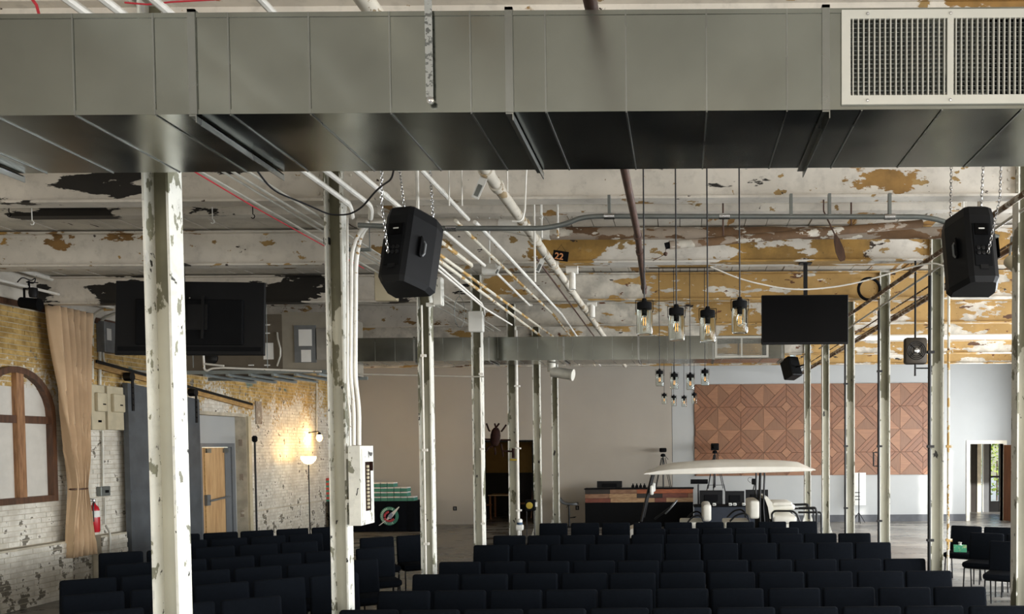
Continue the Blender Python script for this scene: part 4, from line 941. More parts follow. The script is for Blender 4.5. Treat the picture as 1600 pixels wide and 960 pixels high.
def wbox(name, label, cat, p0, p1, dep, mat, X=LX, bev=.006, sub=()):
    a, c_ = ptx(p0[0], p1[1], X+dep), ptx(p1[0], p0[1], X+dep); r = thing(name, label, cat, (X+dep/2, (a.y+c_.y)/2, a.z))
    MB().rbox((X+.016+dep/2, (a.y+c_.y)/2, (a.z+c_.z)/2), (dep, c_.y-a.y, c_.z-a.z), bev, 1).build('box', mat, r)
    return r, a, c_
r, a, c_ = wbox('disconnect_switch', 'grey metal switch box on the brick wall behind the television', 'switch box', (163, 506), (181, 550), .14, M['greybox'])
MB().box(LX+.157, LX+.160, a.y+.05, a.y+.16, (a.z+c_.z)/2-.05, (a.z+c_.z)/2+.14).build('paper_label', M['paper'], r); MB().tube([(LX+.10, c_.y, (a.z+c_.z)/2), (LX+.13, c_.y+.06, (a.z+c_.z)/2+.06)], .012, 6).build('lever', M['blackmetal'], r)
for i, (p0, p1) in enumerate((((143, 603), (162, 672)), ((168, 606), (191, 672)))):
    r, a, c_ = wbox('breaker_cabinet', ['left of two old beige breaker cabinets beside the curtain', 'right of two old beige breaker cabinets beside the curtain'][i], 'cabinet', p0, p1, .13, M['beige_box'])
    yc, zc = (a.y+c_.y)/2, (a.z+c_.z)/2; h = c_.z-a.z
    MB().rbox((LX+.17, yc+.02, zc+h*.12), (.07, (c_.y-a.y)*.72, h*.42), .02, 2).build('raised_cover', M['beige_box'], r, True)
    MB().box(LX+.205, LX+.209, yc+.02, yc+.09, zc+h*.06, zc+h*.09).build('label_plate', M['blackmat'], r)
    if i == 0: MB().box(LX+.147, LX+.150, yc-.02, yc+.06, zc-h*.33, zc-h*.28).build('label_plate', M['blackmat'], r)
r, a, c_ = wbox('wall_socket', 'small grey control box below the beige breaker cabinets', 'control box', (157, 760), (171, 776), .08, M['steelgrey'])
MB().box(LX+.097, LX+.10, (a.y+c_.y)/2-.02, (a.y+c_.y)/2+.07, a.z+.05, c_.z-.06).build('display', M['blackmat'], r)
p = ptx(183, 515, LX+.05); MB().lathe([(.06, 0), (.055, .02), (.02, .035), (0, .036)], (LX+.03, p.y, p.z), 16, Matrix.Rotation(math.pi/2, 3, 'Y')).build('alarm_bell', M['red'], None, True, 'small round red alarm beside the grey switch box', 'alarm')
def wpipe(name, label, pix, rr, off=.05, mat='conduit'): MB().tube(bend([ptx(a, c, LX+off) for a, c in pix], .15, 4), rr, 8).build(name, M[mat], None, True, label, 'conduit')
wpipe('wall_conduit', 'long conduit from the ceiling down to the beige breaker cabinets', [(180, 490), (156, 500), (156, 602)], .024)
wpipe('wall_conduit', 'dark conduit just right of the curtain', [(190, 482), (160, 484), (144, 495), (144, 600)], .026, .05, 'pipey')
wpipe('wall_conduit', 'conduit curving below the grey switch box', [(161, 550), (162, 565), (170, 574), (185, 578), (232, 581)], .018)
wpipe('wall_conduit', 'thin conduit from the breaker cabinets down to the control box', [(160, 673), (161, 760)], .018)
wpipe('wall_conduit', 'thin conduit bending over the brick ledge near the extinguisher', [(164, 778), (164, 820)], .012)
wpipe('wall_conduit', 'lower thin conduit running down the brick ledge', [(165, 822), (172, 832), (172, 875)], .016, .20)
wpipe('wall_conduit', 'thin conduit down the brick wall to the glowing wall lamp', [(495, 570), (495, 685)], .022)
# fire extinguisher
p = ptx(148, 832, LX+.14); s = 1.0
r = thing('fire_extinguisher', 'red fire extinguisher with white label on the brick wall', 'extinguisher', p)
H = (ptx(148, 789, LX+.14).z-p.z); R_ = .078
MB().lathe([(R_*.9, 0), (R_, .02), (R_, H*.80), (R_*.8, H*.92), (R_*.35, H), (R_*.3, H+.03), (0, H+.03)], p, 18).build('cylinder', M['red'], r, True)
MB().lathe([(R_+.002, H*.55), (R_+.002, H*.78)], p, 18).build('label_band', M['paper'], r, True)
MB().lathe([(.022, H+.03), (.022, H+.08), (0, H+.08)], p, 10).build('valve', M['chrome'], r, True)
MB().beam(p+V((.0, -.10, H+.10)), p+V((0, .03, H+.08)), .02, .012).beam(p+V((0, -.10, H+.06)), p+V((0, .02, H+.06)), .02, .01).build('lever', M['blackmetal'], r)
MB().tube(bend([p+V((.02, -.02, H+.05)), p+V((.06, -.10, H)), p+V((.05, -.09, H*.4))], .06), .010, 6).build('hose', M['blackcable'], r, True)
MB().box(LX+.015, p.x-R_*.9, p.y-.02, p.y+.02, p.z+H*.7, p.z+H*.74).build('wall_hook', M['blackmetal'], r)
# sliding fire door
FX = LX+.12; fy0, fy1 = ptx(203, 700, FX+.1).y, ptx(314, 700, FX+.1).y; fz = ptx(215, 600, FX+.1).z
r = thing('sliding_fire_door', 'tall slate-grey sliding metal fire door beside the exit', 'door', (FX+.05, (fy0+fy1)/2, .04))
MB().prism([(fy0, .04), (fy1, .04), (fy1, fz-.17), (fy0, fz)], FX, FX+.09, lambda a, c, t: V((t, a, c))).build('panel', M['firedoor'], r)
for t in (0, 1):
    y = fy0+.12 if t == 0 else fy1-.12; z = fz-.02 if t == 0 else fz-.17
    h = MB().box(FX+.09, FX+.105, y-.03, y+.03, z-.45, z+.10).build('hanger', M['blackmetal'], r)
    MB().tube([(FX-.02, y, z+.13), (FX+.10, y, z+.13)], .075, 14).build('roller', M['blackmetal'], h, True)
    for k in range(4): MB().lathe([(.016, 0), (.012, .012), (0, .014)], (FX+.105, y, z-.05-.1*k), 8, Matrix.Rotation(math.pi/2, 3, 'Y')).build('bolt', M['blackmetal'], h)
for z in (.5, 1.5, 2.5): MB().box(FX+.09, FX+.096, fy0+.02, fy1-.02, z, z+.05).build('strap', M['firedoor'], r)
a, c_ = ptx(312, 615, LX+.1), ptx(398, 636, LX+.1)
r = thing('door_rail', 'sloping ochre timber rail above the exit opening', 'rail', (LX+.05, (a.y+c_.y)/2, c_.z))
MB().beam((LX+.05, fy0-.6, a.z+.07+(fy0-.6-a.y)*(c_.z-a.z)/(c_.y-a.y)), (LX+.05, c_.y, c_.z), .06, .13).build('timber', M['railwood'], r)
MB().beam((LX+.10, fy0-.6, a.z+.11+(fy0-.6-a.y)*(c_.z-a.z)/(c_.y-a.y)), (LX+.10, c_.y-.1, c_.z+.05), .02, .05).build('track', M['blackmetal'], r)
a, c_ = ptx(400, 663, LX+.03), ptx(408, 628, LX+.03)
MB().box(LX+.015, LX+.04, a.y, c_.y, a.z, c_.z).build('wall_plate', M['pipeold'], None, False, 'tall rusty plate on the brick wall right of the exit', 'plate')
# slim stand at the wall
p = ptx(398, 690, LX+.35); r = thing('light_stand', 'slim black stand leaning at the brick wall right of the exit', 'stand', (p.x, p.y, 0))
MB().tube([(p.x, p.y, .03), (p.x, p.y, p.z)], .022, 8).build('pole', M['blackmetal'], r); MB().rbox((p.x, p.y, p.z+.05), (.11, .09, .14), .03, 1).build('head', M['blackmat'], r)
for k in range(3):
    q = k*2.09+.5; MB().tube([(p.x, p.y, .35), (p.x+.22*math.cos(q), p.y+.22*math.sin(q), .012)], .012, 6).build('leg', M['blackmetal'], r)
# wall lamp and torchere
p = ptx(499, 684, LX+.25); r = thing('wall_lamp', 'small glowing wall lamp high on the brick wall', 'lamp', p-V((0, 0, .15)))
MB().tube(bend([(LX+.02, p.y-.12, p.z+.12), (p.x, p.y-.04, p.z+.16), (p.x, p.y, p.z+.10)], .08), .014, 6).build('arm', M['blackmetal'], r, True)
MB().lathe([(.03, .13), (.05, .07), (.035, .12)], p, 12).build('cap', M['blackmetal'], r, True)
MB().lathe([(0, -.11), (.05, -.08), (.075, -.01), (.06, .06), (.03, .08), (0, .08)], p, 14).build('globe', M['bulb_warm'], r, True)
l = light('wall_lamp_bulb', 'POINT', p+V((.02, -.10, -.02)), (0, 0, -1), energy=26, color=(1, .62, .22), shadow_soft_size=.05)
p = ptx(482, 718, LX+.55); r = thing('floor_lamp', 'torchere floor lamp with a glowing white bowl', 'floor lamp', (p.x, p.y, 0))
MB().lathe([(.15, 0), (.15, .015), (.03, .03), (0, .03)], (p.x, p.y, 0), 18).build('base', M['blackmetal'], r, True); MB().tube([(p.x, p.y, .03), (p.x, p.y, p.z-.08)], .014, 8).build('pole', M['blackmetal'], r)
MB().lathe([(.03, -.12), (.10, -.09), (.165, -.01), (.175, .06), (.17, .06), (.155, -.01), (.09, -.08), (0, -.10)], p, 20).build('bowl', M['bowl_lit'], r, True)
light('floor_lamp_bulb', 'POINT', p+V((0, 0, .10)), (0, 0, -1), energy=22, color=(1, .62, .22), shadow_soft_size=.05)

# ================================================================== BACK WALL
# wooden feature panel made of patterned squares
FY0 = BY-.035
tx = [pt(p, 672, BY).x for p in (1085, 1455)]; tz0, tz1 = pt(1270, 743, BY).z, pt(1270, 600, BY).z
XT = pt(1122, 672, BY).x; TS = (pt(1406, 672, BY).x-XT)/4; TZ = (tz1-tz0)/2
r = thing('feature_panel', 'reddish-brown wooden feature panel of patterned squares on the white wall', 'wall panel', ((tx[0]+tx[1])/2, BY-.02, tz0))
MB().box(tx[0], tx[1], BY-.022, BY-.001, tz0, tz1).build('backing', M['darkwood'], r)
WD = [wood(f'feature_wood_{i}', c, c2, (1, 1, 12), 3.0, .5, (0, q, 0)) for i, (c, c2, q) in enumerate((('#7d563c', '#926749', 0), ('#6b4831', '#7c573c', math.pi/2), ('#724a33', '#855a3d', math.pi/4), ('#6b4630', '#7e553a', -math.pi/4)))]
def clip(poly, x0, x1):
    def half(P, ins, inter):
        out = []
        for i in range(len(P)):
            a, c = P[i-1], P[i]
            if ins(c):
                if not ins(a): out.append(inter(a, c))
                out.append(c)
            elif ins(a): out.append(inter(a, c))
        return out
    def ix(X): return lambda a, c: (X, a[1]+(c[1]-a[1])*(X-a[0])/(c[0]-a[0]))
    P = half(poly, lambda p: p[0] >= x0-1e-6, ix(x0)); return half(P, lambda p: p[0] <= x1+1e-6, ix(x1)) if P else P
def shrink(poly, g):
    cx = sum(p[0] for p in poly)/len(poly); cz = sum(p[1] for p in poly)/len(poly); out = []
    for x, z in poly:
        d = math.hypot(x-cx, z-cz) or 1; k = max(0, 1-g/d*1.6); out.append((cx+(x-cx)*k, cz+(z-cz)*k))
    return out
for col in range(-1, 5):
    for row in range(2):
        cx, cz = XT+TS*(col+.5), tz0+TZ*(row+.5); hx_, hz = TS/2, TZ/2; pcs = []
        for sx in (-1, 1):
            for sz in (-1, 1):
                c0, m0, t0, mid = (sx, sz), (sx, 0), (0, sz), (sx*.5, sz*.5)
                sw = sx*sz > 0; pcs.append(([c0, m0, mid], 0 if sw else 1, .020 if sw else .014)); pcs.append(([c0, mid, t0], 1 if sw else 0, .014 if sw else .020))
                for o_, i_, w_, dp in ((.985, .80, 2 if sx*sz < 0 else 3, .017), (.785, .50, 3 if sx*sz < 0 else 2, .012), (.485, .25, 2 if sx*sz < 0 else 3, .016)):
                    pcs.append(([(sx*o_, 0), (0, sz*o_), (0, sz*i_), (sx*i_, 0)], w_, dp))
        pcs.append(([(.235, 0), (0, .235), (-.235, 0), (0, -.235)], 0, .019))
        for poly, w_, dp in pcs:
            P = clip([(cx+u*hx_, cz+v*hz) for u, v in poly], tx[0], tx[1])
            if len(P) < 3: continue
            ar = abs(sum(P[i-1][0]*P[i][1]-P[i][0]*P[i-1][1] for i in range(len(P))))/2
            if ar < .004: continue
            Q = shrink(P, .004); n = len(P); b = MB()
            vs = [V((x, BY-.022, z)) for x, z in P] + [V((x, BY-.022-dp, z)) for x, z in Q]
            b.add(vs, [tuple(range(n, 2*n))] + [(i, (i+1) % n, n+(i+1) % n, n+i) for i in range(n)]).build('wood_piece', WD[w_], r)
# outlets
for i, (px, py) in enumerate(((711, 795), (902, 794))):
    p = pt(px, py, BY); r = thing('wall_outlet', ['small black outlet on the grey wall left of the doorway', 'small black outlet on the grey wall behind the bar stool'][i], 'outlet', (p.x, BY, p.z-.06), 'wall outlets')
    MB().box(p.x-.05, p.x+.05, BY-.012, BY-.0005, p.z-.06, p.z+.06).build('plate', M['blackmat'], r); MB().box(p.x-.02, p.x+.02, BY-.016, BY-.012, p.z-.04, p.z+.04).build('socket', M['greybox'], r)

# merchandise table with boxes
TY = 22.9; a, c_ = pt(509, 783, TY), pt(661, 783, TY); ttop = pt(600, 784, TY).z
a.x = max(a.x, LX+.12)
r = thing('merchandise_table', 'long table under a black cloth with a round rocket badge', 'table', ((a.x+c_.x)/2, TY+.35, 0))
MB().box(a.x+.03, c_.x-.03, TY+.03, TY+.72, ttop-.045, ttop-.012).build('table_top', M['greybox'], r)
for sx in (a.x+.10, c_.x-.10):
    for sy in (TY+.12, TY+.62): MB().tube([(sx, sy, 0), (sx, sy, ttop-.05)], .018, 6).build('leg', M['blackmetal'], r)
nseg = 60; vs = []; fs = []
def cl(u):                                          # outline of the cloth, walked around the table
    L1, L2 = c_.x-a.x, .75; t = u*(2*L1+2*L2)
    if t < L1: return (a.x+t, TY), (0, -1)
    t -= L1
    if t < L2: return (c_.x, TY+t), (1, 0)
    t -= L2
    if t < L1: return (c_.x-t, TY+L2), (0, 1)
    return (a.x, TY+L2-(t-L1)), (-1, 0)
for i in range(nseg):
    (x, y), (nx, ny) = cl(i/nseg); wv = .012*math.sin(i*1.9)+.012
    for z, k in ((ttop, 0), (ttop-.04, .35), (ttop*.5, .8), (.02, 1.2)): vs.append(V((x+nx*wv*k, y+ny*wv*k, z)))
for i in range(nseg):
    j = (i+1) % nseg
    for q in range(3): fs.append((i*4+q, j*4+q, j*4+q+1, i*4+q+1))
fs.append(tuple(i*4 for i in range(nseg)))
MB().add(vs, fs).build('tablecloth', M['cloth'], r)
# badge
bc = pt(608, 807, TY-.05); Rb = 14.5*TY/F; yb = TY-.032
ring = MB().prism([(Rb*math.cos(2*math.pi*k/40), Rb*math.sin(2*math.pi*k/40)) for k in range(40)], yb, yb+.004, lambda u, v, t: V((bc.x+u, t, bc.z+v))).build('badge', plain('badge_green', '#3f7f6c', .8), r)
MB().prism([(Rb*.66*math.cos(2*math.pi*k/32), Rb*.66*math.sin(2*math.pi*k/32)) for k in range(32)], yb-.003, yb, lambda u, v, t: V((bc.x+u, t, bc.z+v))).build('badge_field', M['cloth'], ring)
crm = plain('badge_red', '#a83a44', .8); pale = plain('badge_pale', '#b9d3c8', .8)
b = MB()
for k in range(22):
    q = math.radians(65+k*11.5)
    if 300 < (65+k*11.5) % 360 or (65+k*11.5) % 360 < 20: continue
    e = V((math.cos(q), 0, math.sin(q))); b.beam(V((bc.x, yb-.003, bc.z))+e*Rb*.72, V((bc.x, yb-.003, bc.z))+e*Rb*.93, .004, Rb*.09)
b.build('badge_ring_marks', pale, ring)
for k, (q0, q1, rr) in enumerate(((200, 330, .55), (150, 190, .5), (95, 145, .45))):
    MB().tube([V((bc.x+Rb*rr*math.cos(math.radians(q)), yb-.005, bc.z+Rb*rr*math.sin(math.radians(q)))) for q in range(q0, q1+1, 10)], Rb*.12, 6).build('badge_swirl', crm, ring)
def bp(u, v): return V((bc.x+Rb*u, yb-.012, bc.z+Rb*v))
MB().prism([(-1.15, -1.0), (-1.05, -1.02), (-.2, -.42), (.35, -.10), (.62, .25), (1.12, .98), (1.06, 1.02), (.35, .45), (-.05, .12), (-.25, -.28)], 0, .006, lambda u, v, t: bp(u, v)-V((0, t, 0))).build('badge_rocket', M['paper'], ring)
MB().prism([(-.15, -.05), (.2, -.35), (.45, .2), (.2, .38)], .006, .010, lambda u, v, t: bp(u, v)-V((0, t, 0))).build('badge_rocket_wing', plain('badge_grey', '#8d93a8', .7), ring)
# boxes on it
teal, tealtop, redbox = plain('teal_carton', '#3d7868', .7, var=.1), plain('white_carton_lid', '#d9d2d0', .7), plain('red_carton', '#a5433c', .7)
bw = 9.8*TY/F; bh_ = 7.4*TY/F; xr = pt(648, 780, TY+.2).x
cols = {0: 1, 1: 3, 2: 3, 3: 4, 4: 4, 5: 4, 6: 4, 7: 4, 8: 4}
for cidx, h in cols.items():
    for lv in range(h):
        x1 = xr-cidx*(bw+.012); z = ttop+.001+lv*bh_
        q = thing('carton', f'small teal carton with white lid, {ORD[lv]} layer up, {ORD[cidx]} column from the right end', 'carton', (x1-bw/2, TY+.3, z), 'teal cartons on the merchandise table')
        MB().box(x1-bw, x1, TY+.12, TY+.45, z, z+bh_*.70).build('body', teal, q); MB().box(x1-bw+.004, x1-.004, TY+.117, TY+.453, z+bh_*.70, z+bh_*.93).build('lid', tealtop, q)
x1 = pt(520, 780, TY+.2).x
for lv in range(5):
    z = ttop+.001+lv*bh_; q = thing('carton', f'small red-topped carton at the left table end, {ORD[lv]} layer up', 'carton', (x1-bw/2, TY+.3, z), 'red cartons on the merchandise table')
    MB().box(x1-bw*.85, x1, TY+.12, TY+.45, z, z+bh_*.45).build('body', teal, q); MB().box(x1-bw*.85, x1, TY+.118, TY+.452, z+bh_*.45, z+bh_*.97).build('lid', redbox, q)

# reception desk with mixed wood front
DY = 23.8; x0, x1 = pt(914, 775, DY).x, pt(1083, 775, DY).x; zt, zb = pt(1000, 765, DY).z, pt(1000, 785.5, DY).z
r = thing('reception_desk', 'black reception desk with a band of mixed reclaimed boards', 'desk', ((x0+x1)/2, DY+.35, 0))
MB().box(x0, x1, DY, DY+.45, .0, zb-.002).build('body', M['blackmat'], r); MB().box(x0, x1, DY+.03, DY+.45, zb, zt).build('upper_body', M['blackmat'], r)
MB().box(x0-.02, x1+.02, DY-.02, DY+.47, zt+.001, zt+.03).build('worktop', M['blackmat'], r)
bcol = {'d': M['darkroom'], 'b': wood('board_brown', '#6a4a34', '#8a6850', (2, 6, 8)), 'o': wood('board_orange', '#7d3f22', '#9a5530', (2, 6, 8)), 'r': wood('board_red', '#5e2f26', '#74402f', (2, 6, 8)), 't': wood('board_tan', '#8a6a4c', '#a98a66', (2, 6, 8))}
rows = [[(914, 953, 'd'), (953, 995, 'b'), (995, 1083, 'o')], [(914, 952, 'b'), (952, 995, 't'), (995, 1035, 'd'), (1035, 1075, 'r'), (1075, 1083, 'b')], [(914, 954, 'r'), (954, 1023, 't'), (1023, 1041, 'r'), (1041, 1083, 't')]]
for i, rw in enumerate(rows):
    hh = (zt-zb)/3; z1 = zt-i*hh
    for a, c_, k in rw: MB().box(pt(a, 775, DY).x+.003, pt(c_, 775, DY).x-.003, DY, DY+.028+random.uniform(-.004, 0), z1-hh+.003, z1-.003).build('board', bcol[k], r)
def monitor(x0, y0, x1, y1, Y, label, zb):
    a, c_ = pt(x0, y1, Y), pt(x1, y0, Y); r = thing('monitor', label, 'monitor', ((a.x+c_.x)/2, Y, zb), 'desk monitors')
    MB().rbox(((a.x+c_.x)/2, Y, (a.z+c_.z)/2), (c_.x-a.x, .05, c_.z-a.z), .008, 1).build('housing', M['black'], r)
    MB().rbox(((a.x+c_.x)/2, Y-.035, (a.z+c_.z)/2-.02), ((c_.x-a.x)*.6, .03, (c_.z-a.z)*.5), .01, 1).build('rear_cover', M['blackmat'], r)
    MB().box((a.x+c_.x)/2-.03, (a.x+c_.x)/2+.03, Y+.03, Y+.05, zb+.012, (a.z+c_.z)/2).build('neck', M['blackmetal'], r)
    MB().box((a.x+c_.x)/2-.12, (a.x+c_.x)/2+.12, Y-.05, Y+.12, zb+.001, zb+.012).build('foot', M['blackmetal'], r); return r
monitor(933, 752, 972, 762.4, DY+.28, 'black monitor standing on the left end of the reception desk', zt+.03)
for i in range(4):
    p = pt(989+6*i, 763, DY+.2); p.z = zt+.031; q = thing('small_speaker', f'tiny dark object standing on the reception desk, {ORD[i]} from the left', 'ornament', p, 'small dark objects on the desk')
    MB().lathe([(.03, 0), (.045, .02), (.04, .06), (.015, .09), (0, .095)], p, 10).build('body', M['blackmat'], q, True); MB().lathe([(.014, .09), (.02, .11), (0, .13)], p, 8).build('tip', M['blackmat'], q, True)
# mixing desk
EY = 22.6; x0, x1 = pt(1084, 795, EY).x, pt(1210, 795, EY).x; ez = pt(1140, 791, EY).z
navy = plain('navy_desk_front', '#1d2430', .7)
r = thing('mixing_desk', 'dark navy desk carrying monitors right of the reception desk', 'desk', ((x0+x1)/2, EY+.35, 0))
MB().box(x0, x1, EY, EY+.75, ez-.03, ez).build('worktop', M['blackmat'], r); MB().box(x0+.02, x1-.02, EY+.01, EY+.04, .02, ez-.03).build('front_panel', navy, r)
for sx in (x0+.02, x1-.06): MB().box(sx, sx+.04, EY+.04, EY+.72, 0, ez-.03).build('side_panel', navy, r)
monitor(1093, 766.5, 1129, 789, EY+.25, 'leftmost black monitor on the mixing desk', ez); monitor(1133, 767.5, 1163, 789, EY+.25, 'second black monitor on the mixing desk', ez); monitor(1165, 765.5, 1200, 789, EY+.42, 'rightmost dark grey monitor on the mixing desk', ez)
for i, px in enumerate((1116, 1141, 1148, 1162)):
    p = pt(px, 790, EY+.1); q = thing('device', ['white gadget in front of the leftmost desk monitor', 'white gadget left of the second desk monitor stand', 'white gadget right of the second desk monitor stand', 'white gadget beside the rightmost desk monitor'][i], 'gadget', (p.x, EY+.1, ez))
    MB().rbox((p.x, EY+.1, ez+.036), (.09, .08, .07), .01, 1).build('case', M['whitep'], q); MB().box(p.x-.03, p.x+.03, EY+.056, EY+.06, ez+.02, ez+.045).build('face', M['greybox'], q)
# T-shaped bar lamp
a, c_ = pt(1079, 753, EY+.52), pt(1106, 753, EY+.52); m_ = pt(1091, 757, EY+.52)
r = thing('bar_speaker', 'black horizontal bar on a post at the left end of the mixing desk', 'speaker', (m_.x, EY+.52, ez))
MB().tube([a, c_], .062, 12).build('bar', M['blackmat'], r, True); MB().tube([(m_.x, m_.y, ez+.02), m_], .022, 8).build('post', M['blackmetal'], r); MB().lathe([(.1, .0), (.1, .02), (0, .025)], (m_.x, m_.y, ez), 14).build('foot', M['blackmetal'], r)
# cameras on tripods
def tripod(px, ytop, Y, foot_px, label, n):
    p = pt(px, ytop+16, Y); r = thing('camera_tripod', label, 'tripod', (p.x, Y, 0), 'cameras on tripods')
    for k in range(3):
        q = math.radians(-90+120*k+(8 if n else 0)); f = V((p.x+.52*math.cos(q+math.radians(60)), Y+.42*math.sin(q+math.radians(60))*.7, .012))
        for s in (-1, 1):
            sd = V((-math.sin(q), math.cos(q), 0))*.025*s; MB().tube([p+sd+V((.04*math.cos(q+1.05), .04*math.sin(q+1.05), -.05)), (p+f)/2+sd*.8], .010, 6).build('leg_tube', M['blackmetal'], r)
        MB().tube([(p+f)/2+V((0, 0, .12)), f], .013, 6).build('leg', M['blackmetal'], r)
        MB().tube([(p*.55+f*.45), V((p.x, Y, p.z*.55))], .007, 5).build('spreader', M['blackmetal'], r)
    MB().tube([(p.x, Y, p.z*.52), (p.x, Y, p.z+.06)], .018, 8).build('centre_column', M['blackmetal'], r)
    MB().lathe([(.06, -.02), (.075, .02), (.05, .06), (0, .07)], p, 12).build('head', M['blackmat'], r, True)
    c = p+V((0, 0, .17)); MB().rbox(c, (.20 if n == 0 else .22, .28, .12 if n == 0 else .20), .02, 1).build('camera_body', M['blackmat'], r)
    MB().lathe([(.045, 0), (.055, .10), (.045, .11), (0, .11)], c-V((0, .14, 0)), 12, Matrix.Rotation(math.pi/2, 3, 'X')).build('lens', M['screen'], r, True)
    MB().tube([p+V((.03, .02, .03)), p+V((.14, .2, -.10))], .009, 6).build('pan_handle', M['blackmetal'], r)
tripod(1036, 697, 24.65, 0, 'camera tripod standing behind the reception desk', 0)
tripod(1117, 692, 24.4, 0, 'camera tripod standing in front of the wooden feature panel', 1)
p = pt(1177, 775, EY+.69); r = thing('desk_camera', 'small black camera on an arm clamped behind the mixing desk', 'camera', (p.x, p.y, ez))
MB().tube([(p.x, p.y, ez), pt(1176, 770, EY+.69), pt(1179, 757, EY+.69)], .016, 6).build('arm', M['blackmetal'], r); MB().rbox(pt(1178, 753, EY+.69), (.12, .12, .16), .02, 1).build('camera_body', M['blackmat'], r)
MB().tube(bend([pt(1177, 748, EY+.69), pt(1170, 746, EY+.69), pt(1168, 751, EY+.69), pt(1173, 755, EY+.69)], .1), .006, 5).build('cable', M['blackcable'], r); MB().lathe([(.09, 0), (.09, .03), (.03, .05), (0, .05)], (p.x, p.y, ez), 12).build('clamp', M['blackmetal'], r)
# bar stool
p = pt(889, 786, 23.9); r = thing('bar_stool', 'grey bar stool with a low curved back by the grey wall', 'stool', (p.x, p.y, 0)); grey = plain('grey_stool_seat', '#55585a', .5)
zs_ = p.z; prof = [(-.24, .12), (-.21, .06), (-.15, .01), (-.05, -.02), (.10, -.025), (.24, -.02)]
vs = []; fs = []
for i, (u, v) in enumerate(prof):
    for j, wv in enumerate((-.2, -.1, .1, .2)): vs.append(V((p.x+u, p.y+wv, zs_+v+(.02 if abs(wv) > .15 else 0))))
for i in range(len(prof)-1):
    for j in range(3): fs.append((i*4+j, i*4+j+1, (i+1)*4+j+1, (i+1)*4+j))
o = MB().add(vs, fs).build('seat', grey, r, True); md = o.modifiers.new('thickness', 'SOLIDIFY'); md.thickness = .04
MB().tube([(p.x, p.y, .02), (p.x, p.y, zs_-.04)], .025, 10).build('post', M['blackmetal'], r); MB().lathe([(.2, 0), (.2, .012), (.03, .03), (0, .03)], (p.x, p.y, 0), 20).build('base', M['blackmetal'], r, True)
MB().tube([(p.x, p.y-.02, zs_-.42), (p.x+.18, p.y-.12, zs_-.40), (p.x+.18, p.y+.12, zs_-.40), (p.x, p.y+.02, zs_-.42)], .012, 6).build('footrest', M['blackmetal'], r); MB().tube([(p.x-.02, p.y, zs_-.05), (p.x-.07, p.y, zs_-.14)], .008, 6).build('lever', M['blackmetal'], r)
# stand with gold disc
p = pt(829, 790, 17.2); r = thing('disc_stand', 'black square lamp head with a yellow disc on two thin legs', 'stand lamp', (p.x, p.y, 0))
MB().rbox(p, (.20, .14, .22), .012, 1).build('head', M['blackmat'], r); MB().lathe([(.068, 0), (.065, .012), (0, .016)], p-V((.01, .07, 0)), 18, Matrix.Rotation(math.pi/2, 3, 'X')).build('disc', M['gold'], r, True)
MB().box(p.x+.10, p.x+.13, p.y-.03, p.y+.03, p.z-.03, p.z+.06).build('side_knob', M['whitep'], r)
for s in (-1, 1): MB().tube([(p.x+s*.08, p.y, .01), (p.x+s*.08, p.y, p.z-.1)], .008, 6).build('leg', M['blackmetal'], r)
MB().beam((p.x-.09, p.y, .30), (p.x+.09, p.y, .30), .02, .02).build('crossbar', M['blackmetal'], r)
MB().box(p.x-.14, p.x+.14, p.y-.14, p.y+.14, 0, .012).build('base', M['blackmetal'], r)
# sanitiser stand
p = pt(812, 822, 15.05); r = thing('sanitiser_stand', 'white bottle dispenser with a blue band on a thin white post', 'dispenser', (p.x, p.y, 0))
MB().tube([(p.x+.02, p.y, .012), (p.x+.02, p.y, p.z-.08)], .011, 6).build('post', M['whitep'], r); MB().lathe([(.15, 0), (.15, .012), (0, .014)], (p.x+.02, p.y, 0), 16).build('base', M['whitep'], r)
MB().rbox(p-V((0, 0, .03)), (.13, .10, .10), .02, 2).build('holder', M['whitep'], r, True); MB().lathe([(.045, .02), (.05, .03), (.05, .055), (.045, .06)], p, 14).build('band', plain('blue_band', '#2f4a66', .6), r, True)
MB().lathe([(.048, .06), (.048, .10), (.03, .12), (0, .12)], p, 14).build('cap', M['whitep'], r, True)
# white board on stand at the right of the panel
a, c_ = pt(1333, 790, 24.6), pt(1353, 739, 24.6)
r = thing('white_board', 'narrow white board on a thin black stand below the wooden panel', 'board', ((a.x+c_.x)/2, 24.5, 0))
MB().box(a.x, c_.x, 24.60, 24.62, a.z, c_.z).build('board', M['whitep'], r)
xx = pt(1342, 760, 24.5).x; MB().tube([(xx, 24.5, .02), (xx, 24.5, c_.z)], .016, 6).build('post', M['blackmetal'], r)
for py in (770, 776, 781): q = pt(1342, py, 24.5); MB().tube([(q.x-.11, 24.5, q.z), (q.x+.03, 24.5, q.z)], .012, 6).build('bar', M['blackmetal'], r)
for k in range(3): MB().tube([(xx, 24.5, .3), (xx+.22*math.cos(k*2.1+.5), 24.5+.22*math.sin(k*2.1+.5), .012)], .012, 6).build('leg', M['blackmetal'], r)
# lean-to bracket at the second-last right column
a, c_ = pt(1290, 790, 18.4), pt(1297, 835, 18.4)
